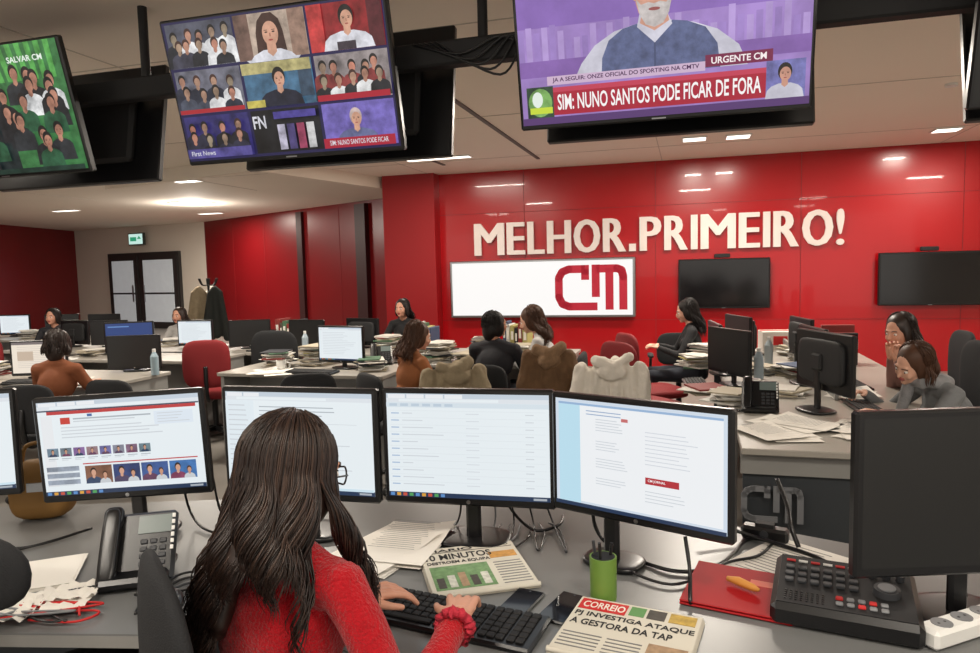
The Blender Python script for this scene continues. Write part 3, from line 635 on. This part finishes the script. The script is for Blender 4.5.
def phone():
    b=B(); 
    b.box((0,0,.02),(.17,.18,.03),BLK,None,.01)
    Mp=xf(0,.02,.075,0,50)
    b.box((.0,0,0),(.19,.20,.025),BLK,Mp,.01)
    b.box((.04,.06,.013),(.085,.05,.004),mat('lcd_grey',(100,112,110),.3,emit=.05),Mp)
    for i in range(4):
        for j in range(3): b.box((.015+j*.024,.012-i*.02,.014),(.018,.013,.005),DGR,Mp,.002)
    for i in range(6): b.box((.086,.08-i*.018,.014),(.008,.011,.004),WHT,Mp)
    b.sup((-.065,0,.032),(.045,.215,.03),BLK,.5,Mp); b.sup((-.065,.085,.022),(.05,.06,.03),BLK,.6,Mp); b.sup((-.065,-.085,.022),(.05,.06,.03),BLK,.6,Mp)
    pts=[]
    for k in range(120): t=k/119; pts.append((-.09-.06*math.sin(t*3.1)+.008*math.cos(k*.9),-.06-.02*t,.012+.006*math.sin(k*.9)))
    b.tube(pts,.0025,BLK,4); return b
PH=phone().mesh('desk_telephone'); put('desk_telephone',PH,xf(-.965,1.83,.739,14))
b=B(); b.box((0,0,.01),(.10,.12,.02),BLK,None,.006); b.sup((0,.01,.10),(.055,.045,.19),BLK,.5); b.box((0,-.014,.12),(.035,.004,.05),DGR); put('cordless_phone',b,xf(-.72,1.90,.739,-20,))
GCUP=mat('green_cup',(104,138,58),.45)
b=B(); b.cyl((0,0,0),(0,0,.105),.032,GCUP,.033,n=28); b.cyl((0,0,.1051),(0,0,.1055),.029,BLKM,n=24)
for k,(m_,a) in enumerate(((BLK,.3),(DGR,2.8),(BLK,4.2))): b.cyl((.01*math.cos(a),.01*math.sin(a),.03),(.024*math.cos(a),.024*math.sin(a),.135+.006*k),.004,m_,n=8)
put('pen_cup',b,xf(.262,1.655,.739))
for x,y,a in((.055,1.625,-28),(.158,1.60,-32)):
    b=B(); b.box((0,0,.004),(.072,.148,.008),BLK,None,.003); b.box((0,0,.0083),(.066,.138,.0006),mat('phone_glass',(26,28,34),.08)); b.cyl((0,.062,.0085),(0,.062,.0088),.003,DGR,n=8); put('smartphone',b,xf(x,y,.739,a))
FOL=mat('red_folder',(158,20,26),.6,spec=.25)
b=B(); b.box((0,0,.004),(.25,.235,.005),FOL,None,.002); b.box((.005,.0,.009),(.215,.2,.004),PAPER); b.box((0,0,.0135),(.25,.23,.004),FOL,xf(rx=1.5),.0015); b.box((.06,.05,.0165),(.09,.05,.001),mat('label_peach',(205,100,80),.6))
put('red_plastic_folder',b,xf(.60,1.655,.739,-28))
b=B(); b.tube([(-.04,-.006,0),(-.01,0,.002),(.03,.005,0),(.045,.006,0)],[.006,.011,.009,.004],mat('marker_orange',(205,140,60),.6),8); put('highlighter_pen',b,xf(.60,1.65,.768,-60))
put('paper_sheet',stack(3,.21,.297,3),xf(.78,1.82,.739,-50))
b=B(); Mp=xf(0,0,.035,0,5)
b.box((0,0,0),(.30,.25,.055),BLK,Mp,.012); b.box((0,0,.0285),(.275,.225,.003),BLKM,Mp)
for i in range(3):
    for j in range(6): b.box((-.115+j*.027,.045-i*.03,.034),(.019,.015,.008),DGR,Mp,.002); b.box((-.115+j*.027,.058-i*.03,.031),(.014,.003,.002),WHT,Mp)
for j in range(6): b.box((-.115+j*.027,.085,.031),(.020,.008,.003),WHT if j%2 else REDINK,Mp)
b.cyl((.085,-.01,.029),(.085,-.01,.045),.028,DGR,.026,n=24,M=Mp); b.cyl((.085,-.01,.045),(.085,-.01,.047),.018,GRY,n=24,M=Mp)
for j in range(3): b.cyl((.06+j*.028,.06,.029),(.06+j*.028,.06,.044),.009,DGR,n=14,M=Mp)
for i in range(5):
    for j in range(8): b.cyl((-.12+j*.011,-.06-i*.009,.030),(-.12+j*.011,-.06-i*.009,.0315),.003,BLK,n=6,M=Mp)
for i in range(2):
    for j in range(5): b.box((-.01+j*.022,-.065-i*.022,.032),(.015,.013,.006),REDINK if (i+j)%3==0 else GRY,Mp,.002)
b.curve([(-.10,.12,.05),(-.12,.15,.09),(-.13,.2,.12),(-.16,.26,.17)],.006,BLK,M=Mp)
put('intercom_control_panel',b,xf(.80,1.555,.739,-26))
b=B(); b.box((0,0,.022),(.30,.055,.042),WHT,None,.008)
for k in range(4):
    b.cyl((-.10+.062*k,0,.0425),(-.10+.062*k,0,.0445),.021,GRY,n=20)
    for e in(-1,1): b.cyl((-.10+.062*k+e*.009,0,.0445),(-.10+.062*k+e*.009,0,.0448),.003,BLK,n=8)
b.box((.125,0,.044),(.02,.014,.006),REDINK); put('power_strip',b,xf(1.03,1.455,.739,22))
b=B(); r=random.Random(2)
for k in range(6):
    c=(r.uniform(-.07,.07),r.uniform(-.05,.05),.018); n=7; vs=[]
    for i in range(n):
        for j in range(n): vs.append((c[0]+(i/(n-1)-.5)*.1,c[1]+(j/(n-1)-.5)*.1,.006+.018*abs(math.sin(i*1.3+k))*abs(math.cos(j*1.1+k*2))+r.uniform(0,.006)))
    b.add(vs,[(i*n+j,(i+1)*n+j,(i+1)*n+j+1,i*n+j+1) for i in range(n-1) for j in range(n-1)],PAPER,None,True)
put('crumpled_tissues',b,xf(-1.12,1.67,.739,10))
b=B(); r=random.Random(5)
for k,mm in enumerate((REDINK,BLK,REDINK,GRY)):
    b.curve([(r.uniform(-.14,.14),r.uniform(-.05,.05),.006+.003*k) for _ in range(7)],.003,mm)
put('earphone_cable',b,xf(-1.10,1.62,.742))
put('paper_stack',stack(8,.21,.297,9,txt=False),xf(-1.30,1.84,.739,-70)); 
b=B(); b.sup((0,0,.018),(.06,.105,.034),BLK,.8); b.cyl((0,.03,.03),(0,.045,.034),.006,GRY,n=8); put('computer_mouse',b,xf(-.80,1.66,.739,30))
b=B()
for k in range(4): b.curve([(-.92+.01*k,1.72,.745),(-.86,1.70-.03*k,.75),(-.80-.02*k,1.74+.03*k,.745),(-.74,1.80+.02*k,.745),(-.76,1.93,.745)],.0035,[BLK,DGR,BLKM,BLK][k])
b.curve([(.28,1.95,.93),(.29,1.97,.80),(.34,1.93,.747),(.46,1.78,.747),(.58,1.80,.747),(.66,1.88,.747),(.74,1.98,.747),(.86,2.0,.747)],.0055,BLK)
b.curve([(.60,2.02,.80),(.74,1.97,.76),(.86,1.86,.747),(.90,1.74,.747),(.80,1.70,.80)],.006,BLK)
b.curve([(.475,1.70,.87),(.475,1.66,.80),(.46,1.60,.747),(.50,1.70,.747),(.62,1.78,.747)],.005,BLK)
b.curve([(.02,2.12,.9),(.05,2.14,.80),(.12,2.08,.75),(.20,2.12,.75),(.22,2.2,.75)],.005,BLK)
b.curve([(.30,1.85,.75),(.44,1.70,.747),(.62,1.82,.747),(.72,1.86,.747),(.80,1.95,.747)],.004,BLK)
for k in range(6): b.curve([(-.1+.05*k,2.1,.85),(-.12+.06*k,2.12,.76),(-.2+.08*k,2.02-.02*k,.745),(-.05+.05*k,1.98+.02*k,.745),(.02+.03*k,2.15,.745)],.003,[BLK,DGR,GRY,BLK,BLK,DGR][k])
for k in range(3): b.curve([(-1.0+.1*k,2.2,.9),(-1.0+.1*k,2.25,.77),(-.9+.1*k,2.15,.745),(-.75+.05*k,2.12+.03*k,.745)],.004,BLK)
for k in range(3): b.curve([(-1.9,2.0-.02*k,.746),(-1.55,1.98+.03*k,.746),(-1.40,2.06,.746),(-1.3,2.2,.746)],.004,BLK)
put('desk_cables',b)
b=B(); b.box((0,0,.02),(.13,.045,.04),BLK,None,.008); b.cyl((0,-.025,.022),(0,-.02,.022),.012,DGR,n=14); b.box((0,0,.045),(.05,.03,.012),BLKM); put('desk_webcam',b,xf(.79,1.99,.739,-30))
b=B(); YB=mat('bag_ochre',(130,94,44),.7); b.sup((0,0,.10),(.20,.11,.2),YB,.55); b.curve([(-.06,0,.18),(-.04,0,.25),(.04,0,.25),(.06,0,.18)],.007,YB); b.box((0,-.056,.12),(.05,.006,.03),SIL); put('handbag',b,xf(-1.54,2.34,.739,10))
def chair(colr,hb=.50,wb=.44,arms=True,style=.55,zb=.53,sw=.49):
    b=B()
    for k in range(5):
        a=k*2*math.pi/5+.3; x,y=.29*math.cos(a),.29*math.sin(a)
        b.tube([(0,0,.11),(x*.5,y*.5,.095),(x,y,.07)],[.028,.022,.016],BLK,8); b.cyl((x-.02*math.sin(a),y+.02*math.cos(a),.028),(x+.02*math.sin(a),y-.02*math.cos(a),.028),.028,BLKM,n=14)
    b.cyl((0,0,.08),(0,0,.40),.028,BLK); b.box((0,0,.405),(.2,.2,.03),BLK,None,.01)
    b.sup((0,.01,.445),(sw,.47,.085),colr,.45)
    b.curve([(0,-.10,.40),(0,-.27,.42),(0,-.31,.55),(0,-.30,zb+.2*min(1,hb/.4))],.02,BLK)
    b.sup((0,-.275,.0+zb+hb/2),(wb,.06,hb),colr,style,bend=.45)
    if arms:
        for sg in(-1,1):
            b.curve([(sg*.2,.0,.41),(sg*.27,.0,.43),(sg*.275,0,.62)],.015,BLK); b.sup((sg*.275,.0,.64),(.06,.26,.035),BLKM,.6)
    return b.mesh('office_chair')
FAB=mat('chair_fabric_black',(24,25,28),.85,bump=.3,bscale=300); REDF=mat('chair_fabric_red',(126,18,24),.75,bump=.2,bscale=300)
CH=chair(FAB); CHR=chair(REDF,hb=.44,wb=.42,arms=False); CHA=chair(FAB,.50,.42,True,.75); CHL=chair(FAB,.34,.40,True,.55,.50); CHC=chair(FAB,.36,.36,False,.55,.50); CHS=chair(FAB,.18,.34,False,.85,.84)
def ch(x,y,az,me=CH,name='office_chair'): put(name,me,xf(x,y,0,az))
ch(-.405,1.41,-56,CHA); ch(-1.08,1.72,-14,CHS)
def desk(x,y,w,d,az,mt=DESKL):
    b=B(); b.box((0,0,.725),(w,d,.03),mt,None,.004)
    for sg in(-1,1): b.box((sg*(w/2-.03),0,.355),(.03,d-.06,.71),DESKE)
    b.box((0,0,.45),(w-.08,.02,.5),DESKE); put('office_desk',b,xf(x,y,0,az))
desk(-3.9,5.85,2.2,.8,AZ); desk(-1.45,5.95,1.5,.8,AZ); desk(.0,6.45,1.5,1.2,AZ); desk(-4.3,8.1,2.6,.9,AZ); desk(-1.9,7.5,2.0,.9,AZ); desk(-6.2,9.8,2.6,.9,AZ)
b=B(); Mi_=xf(1.10,3.05,0,AZ)
b.box((.6,1.85,.725),(1.2,3.8,.03),DESKL,Mi_,.004); b.box((.6,.01,.665),(1.2,.03,.10),DESKE,Mi_); b.box((.6,.03,.31),(1.18,.03,.61),PANEL,Mi_); b.box((.6,3.7,.36),(1.18,.03,.70),PANEL,Mi_); b.box((.6,1.85,.36),(.03,3.6,.70),DESKE,Mi_); b.box((.6,2.4,.80),(.02,2.5,.12),DESKE,Mi_)
put('desk_island',b)
b=B(); logo(b,.27,Matrix.Translation((1.085,3.035,.40))@Matrix.Rotation(rad(AZ),4,'Z')@Matrix.Rotation(rad(90),4,'X'),mat('logo_grey',(116,118,122),.5),.095,.008); put('desk_logo',b)
sm=lambda c,w=.44,h=.29,zc=.17: monitor(w,h,zc,c,.05,.016).mesh('computer_monitor')
def cw(s_): chrome(s_,2); lines(s_,.1,.15,.9,14,.05,4,LG); 
def cwarm(s_): s_.rect(0,0,1,1,scr((240,228,212))); s_.rect(0,0,1,.08,scr((120,110,110))); lines(s_,.1,.15,.9,12,.06,4,scr((200,190,180))); s_.rect(.1,.3,.4,.6,scr((200,180,160)))
def cblue(s_): s_.rect(0,0,1,1,scr((38,64,122))); s_.rect(.05,.1,.5,.14,scr((100,140,200))); s_.rect(0,.93,1,1,scr((20,40,90)))
MW,MWA,MBL,MK=sm(cw),sm(cwarm),sm(cblue),sm(None); MKL=sm(None,.50,.32,.27); MKM=sm(None,.46,.30,.23); MWM=sm(cw,.46,.31,.21); MBM=sm(cblue,.46,.31,.21)
mo=lambda x,y,az,me,z=.74: put('computer_monitor',me,xf(x,y,z,az))
mo(-3.70,5.70,6,MWA); mo(-3.62,7.0,14,MBM) ; mo(-3.30,7.8,-12,MW); mo(-1.25,5.80,-24,MWM); mo(-4.45,8.15,0,MK); mo(-1.95,7.4,-20,MK); mo(-2.62,7.6,10,MK); mo(-4.95,8.35,160,MK); mo(-1.35,7.45,150,MK); mo(-6.0,9.8,10,MK); mo(-5.3,9.6,0,MK); mo(-6.8,10.0,0,MW); mo(-4.6,6.05,-8,MK); mo(-3.05,5.95,6,MK)
desk(-3.5,7.15,1.8,.7,AZ)
mo(1.80,3.72,97,MKL); mo(1.55,4.55,-75,MKM); mo(1.62,5.06,-98,MKM); mo(2.0,5.65,-85,MKM); mo(2.12,4.55,85,MKM); mo(2.38,5.3,85,MKM); mo(2.25,6.1,-100,MK)
for x,y,a in((-3.6,5.46,0),(-1.45,5.62,-20),(2.02,3.72,78),(2.34,4.5,78),(1.36,4.6,-100),(-1.7,7.15,-16)): put('computer_keyboard',KB,xf(x,y,.74,a))
BOOKC=[mat('pile_%d'%i,c,.7) for i,c in enumerate([(196,192,184),(168,158,138),(130,46,42),(60,74,104),(204,202,196),(84,74,64),(166,158,98),(70,104,78),(44,46,52)])]
def pile(seed,n=12,w=.23,h=.30):
    r=random.Random(seed); b=B(); z=0
    for k in range(n):
        t=r.uniform(.003,.013); b.box((r.uniform(-.022,.022),r.uniform(-.022,.022),z+t/2),(w*r.uniform(.65,1),h*r.uniform(.65,1),t*.93),r.choice([BOOKC[0],BOOKC[4],BOOKC[1]] if r.random()<.62 else BOOKC),Matrix.Rotation(rad(r.uniform(-28,28)),4,'Z')); z+=t
    return b
r_=random.Random(4)
PL=[(-.45,6.15,20),(-.18,6.1,12),(-.55,6.5,18),(.12,6.05,13),(.32,6.38,16),(-.05,6.5,22),(.48,6.15,8),(-1.85,6.05,20),(-.98,5.72,14),(-1.52,6.15,22),(-4.3,5.95,12),(-4.15,7.3,10),(-1.60,7.62,12),(-1.05,7.2,18),(-4.1,8.2,14),(-3.75,8.2,8),(-5.35,8.5,12),(-6.4,9.7,14),(-5.65,10.0,10),
    (1.40,4.02,9),(1.34,4.33,6),(1.95,5.1,8),(2.17,4.93,10),(2.58,5.62,12),(1.95,6.3,12),(1.78,4.22,5),(1.62,5.42,12),(2.62,5.95,9)]
for i,(x,y,n) in enumerate(PL): put('document_pile',pile(i,n),xf(x,y,.74,r_.uniform(-40,40)))
for i,(x,y,a) in enumerate(((1.34,3.25,-10),(1.50,3.44,25),(1.72,3.22,-35),(1.93,3.34,10),(-1.80,5.68,10),(-3.2,5.38,20),(2.15,4.2,-30))): put('printed_sheets',sheets(5,i+20,.055),xf(x,y,.741,a))
def binders(seed,n):
    r=random.Random(seed); b=B(); x=0
    for k in range(n):
        t=r.uniform(.03,.06); h=r.uniform(.24,.31); c=r.choice(BOOKC[2:4]+BOOKC[5:]+[BLKM,BOOKC[4]]); b.box((x+t/2,0,h/2),(t*.94,.24,h),c,None,.004); b.box((x+t/2,-.121,h*.65),(t*.5,.003,h*.3),PAPER); x+=t
    return b
for i,(x,y,a,n) in enumerate(((-.75,6.80,-16,5),(.15,6.72,-16,6),(-2.35,7.85,-16,6),(-4.95,6.35,-16,5),(2.7,5.35,80,4))): put('ring_binders',binders(i,n),xf(x,y,.74,a))
for x,y,a in((1.46,3.76,-20),(-.95,6.05,10),(-4.15,5.62,0),(-2.4,7.35,0)): put('desk_telephone',PH,xf(x,y,.74,a))
CAR=mat('cardboard_white',(205,198,190),.7); b=B(); b.box((0,0,.09),(.3,.22,.18),CAR,None,.003); b.box((0,-.112,.1),(.12,.004,.08),REDINK); b.box((0,0,.182),(.31,.05,.003),REDINK); put('cardboard_box',b,xf(2.62,6.35,.74,-10))
def bottle(c):
    b=B(); m_=mat('bottle_%d_%d_%d'%c,c,.2); b.cyl((0,0,0),(0,0,.15),.032,m_,n=18); b.cyl((0,0,.15),(0,0,.19),.032,m_,.013,n=18); b.cyl((0,0,.19),(0,0,.215),.014,WHT,n=12); return b
for x,y,c in((1.86,4.82,(160,175,185)),(2.2,5.5,(170,180,185)),(-2.78,5.75,(150,170,180)),(-1.9,7.15,(160,175,185)),(-4.5,5.72,(210,200,60))): put('water_bottle',bottle(c),xf(x,y,.74))
for x,y in((1.62,4.28),(2.5,5.15),(-4.75,6.25),(-1.75,5.80)):
    b=B(); b.cyl((0,0,0),(0,0,.09),.038,WHT,.042,n=20); b.cyl((0,0,.0901),(0,0,.0905),.036,mat('coffee',(60,35,22),.3),n=18); b.curve([(.04,0,.07),(.068,0,.065),(.068,0,.03),(.04,0,.022)],.006,WHT); put('coffee_mug',b,xf(x,y,.74))
for x,y,a,me in((-3.18,4.98,0,CHL),(-.64,5.0,-55,CHL),(.02,5.42,-20,CHL),(.50,5.82,75,CHL),(-.30,4.95,10,CHC),(.46,5.2,-10,CHC),(.84,4.85,-10,CHC),(1.20,5.45,-60,CHR),(1.42,6.05,-75,CHR),(-2.62,6.55,10,CHR),(-2.62,5.12,-15,CHL),(2.78,4.35,80,CH),(2.66,3.62,84,CHL),(3.5,5.6,60,CHR),(3.1,5.0,75,CH),(3.6,4.5,110,CH),(1.88,6.95,170,CHL),(-4.2,6.5,0,CHL),(-2.0,6.7,0,CH),(-1.35,5.2,10,CHL),(-5.4,7.4,30,CHR),(-3.9,5.1,10,CHL)): ch(x,y,a,me)
def coat(c,fur=None,seed=0,wd=1.0):
    r=random.Random(seed); E=[]
    for k in range(6):
        x=(-.14+.28*k/5)*wd; dz=-.06*abs(x)/.15+r.uniform(-.015,.015)
        E.append(('c',(x,-.30,.90+dz),.038,(x*1.2+r.uniform(-.03,.03),-.35+r.uniform(-.02,.02),.45+r.uniform(-.07,.05)),.036,c))
        E.append(('c',(x,-.26,.90+dz),.032,(x,-.20,.68),.026,c))
    for sg in(-1,1): 
        j=r.uniform(-.03,.04); E.append(('c',(sg*.17*wd,-.30,.86),.05,(sg*(.22+j)*wd,-.33,.66),.046,c)); E.append(('c',(sg*(.22+j)*wd,-.33,.66),.046,(sg*.17*wd,-.34,.46+j),.038,c))
    E.append(('c',(-.09*wd,-.32,.91),.040,(.02,-.35,.88),.044,fur or c)); E.append(('c',(.02,-.35,.88),.044,(.10*wd,-.31,.93),.040,fur or c)); E.append(('e',(.01,-.35,.84),(.09*wd,.04,.06),R3(),fur or c))
    me=blob(E,.008,2,'coat')
    displace(me,lambda a,b_,c_: mnoise.noise(V((a*11,b_*11,c_*5+seed*7)))*.022+mnoise.noise(V((a*26,b_*26,c_*14+seed)))*.009)
    return me
CB=mat('coat_beige',(140,126,102),.9,bump=.8,bscale=30,noise=.25,nscale=14); CT=mat('coat_brown',(98,72,48),.9,bump=.8,bscale=30,noise=.3,nscale=14); CW=mat('coat_cream',(222,215,204),.9,bump=.8,bscale=30,noise=.10,nscale=14)
FURT=mat('fur_tan',(130,102,76),.95,bump=1,bscale=120,noise=.35,nscale=50)
put('draped_coat',coat(CB,None,1),xf(-.30,4.95,0,10)); put('draped_coat',coat(CT,FURT,2,.85),xf(.46,5.2,.06,-10)); put('draped_coat',coat(CW,CW,3,1.1),xf(.84,4.85,0.02,-10))
b=B(); b.cyl((0,0,0),(0,0,.03),.20,BLKM,n=20); b.cyl((0,0,.03),(0,0,1.50),.02,BLKM,n=12)
for k in range(6): a=k*1.047; b.curve([(0,0,1.40),(.10*math.cos(a),.10*math.sin(a),1.40),(.15*math.cos(a),.15*math.sin(a),1.50)],.01,BLKM)
put('coat_stand',b,xf(-4.4,11.0,0))
def hang(x,y,c,seed,az):
    r=random.Random(seed); E=[]
    for k in range(5): xx=-.14+.07*k; E.append(('c',(xx*.5,0,1.34-abs(xx)*.5),.05,(xx*1.2,r.uniform(-.04,.04),.62+r.uniform(-.05,.05)),.06,c))
    put('hanging_coat',blob(E,.016,2,'coat'),xf(x,y,0,az))
hang(-4.27,10.92,mat('coat_dark_green',(34,38,36),.9),1,0); hang(-4.55,10.98,CB,2,20); hang(-4.40,11.14,CW,3,60)
# ------------------------------------------------------------------ people
RED=mat('sweater_red',(172,12,26),.95,noise=.2,nscale=60,bump=.9,bscale=150,sheen=.2,spec=.2)
def lf(a):
    d=math.degrees(a)%360
    if d<95: return .84
    if d<175: return .52+.08*math.sin(a*9)
    if d<205: return .52+(d-175)/30*.48
    return 1.0
person('woman_in_red_sweater',-.462,1.335,-30,s=.95,lean=.15,top=RED,hm=HAIRD,hl=.43,hyaw=-8,hpitch=12,lh=(-.315,1.525,.82),rh=(-.078,1.405,.83),lhd=(.9,.42,-.04),rhd=(.05,1,-.05),
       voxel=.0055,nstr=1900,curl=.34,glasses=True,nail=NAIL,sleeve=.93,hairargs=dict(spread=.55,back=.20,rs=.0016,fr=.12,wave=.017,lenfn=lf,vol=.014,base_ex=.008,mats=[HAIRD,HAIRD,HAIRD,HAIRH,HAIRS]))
b=B(); SC=mat('scrunchie_red',(180,34,54),.8,bump=.6,bscale=80)
Mc=frame((-.088,1.372,.822),(.15,1,0))
pts=[Mc@V(((.033+.004*math.sin(k*2.1))*math.cos(k*2*math.pi/40),.006*math.sin(k*2.7),(.033+.004*math.sin(k*2.1))*math.sin(k*2*math.pi/40))) for k in range(41)]
b.tube(pts,.010,SC,8); put('hair_scrunchie',b)
T1=mat('top_rust',(128,72,42),.85,noise=.2); T2=mat('top_rust_brown',(148,90,52),.85,noise=.2); T3=mat('jacket_black',(34,34,40),.8); T4=mat('top_light_grey',(178,176,174),.85,noise=.1); T5=mat('top_black',(22,22,25),.8); T6=mat('top_pink_grey',(150,112,104),.85,noise=.15); T7=mat('hoodie_grey',(112,114,116),.9,noise=.15,bump=.3,bscale=90); SCF=mat('scarf_grey',(134,134,136),.95,noise=.2,nscale=30,bump=.5,bscale=90)
person('seated_woman',-3.16,5.0,-5,s=.90,top=T1,hm=HAIRD,hl=.10,nstr=100,hairargs=dict(rs=.0025))
person('seated_woman',-.64,5.05,-55,s=.90,lean=.22,top=T2,hm=HAIRB,hl=.24,hyaw=-10,hpitch=15,nstr=140,skin=SKIN2,hairargs=dict(rs=.0025))
person('seated_man',.02,5.46,-20,s=.92,lean=.10,top=T3,hm=HAIRK,hl=.0,hyaw=-40,female=False,glasses=True,nstr=100,skin=SKIN3,hairargs=dict(rs=.002))
person('seated_woman',.54,5.82,75,s=.95,lean=.32,top=T4,hm=HAIRB,hl=.26,hpitch=20,nstr=140,skin=SKIN2,hairargs=dict(rs=.0025))
person('seated_woman',1.92,6.55,80,s=.92,lean=.10,top=T5,hm=HAIRK,hl=.30,hpitch=15,nstr=140,skin=SKIN2,hairargs=dict(rs=.0025))
person('seated_woman',2.70,4.35,78,s=.92,lean=.20,top=T6,hm=HAIRD,hl=.26,hyaw=35,hpitch=12,lh=(2.46,4.20,.93),rh=(2.48,4.30,.94),lhd=(0,-.1,1),rhd=(-.05,-.1,1),voxel=.0065,nstr=350,curl=.75,hairargs=dict(rs=.0018))
person('seated_woman',2.58,3.66,88,s=.92,lean=.62,top=T7,hm=HAIRB,hl=.12,hyaw=20,hpitch=25,hroll=-15,rh=(2.10,3.90,.80),lh=(1.98,3.50,.77),scarf=SCF,voxel=.0065,nstr=350,curl=.8,skin=SKIN2,hairargs=dict(rs=.0018))
person('seated_woman',-.98,8.2,160,s=.93,top=T5,hm=HAIRK,hl=.2,nstr=50)
person('seated_man',-5.5,8.9,180,s=.9,top=T3,hm=HAIRK,hl=0,nstr=40,female=False)
person('seated_woman',-3.9,8.9,170,s=.88,top=T4,hm=HAIRD,hl=.2,nstr=50)
# ------------------------------------------------------------------ camera
cam=bpy.data.cameras.new('cam'); cam.sensor_width=36; cam.lens=25.714; cam.clip_start=.05
co=bpy.data.objects.new('camera',cam); COL.objects.link(co)
co.matrix_world=Matrix.Translation((0,0,1.55))@Matrix.Rotation(rad(90-4.75),4,'X')@Matrix.Rotation(rad(-1.4),4,'Z'); sc.camera=co
sc.view_settings.view_transform='Standard'; sc.view_settings.look='None'; sc.view_settings.exposure=0
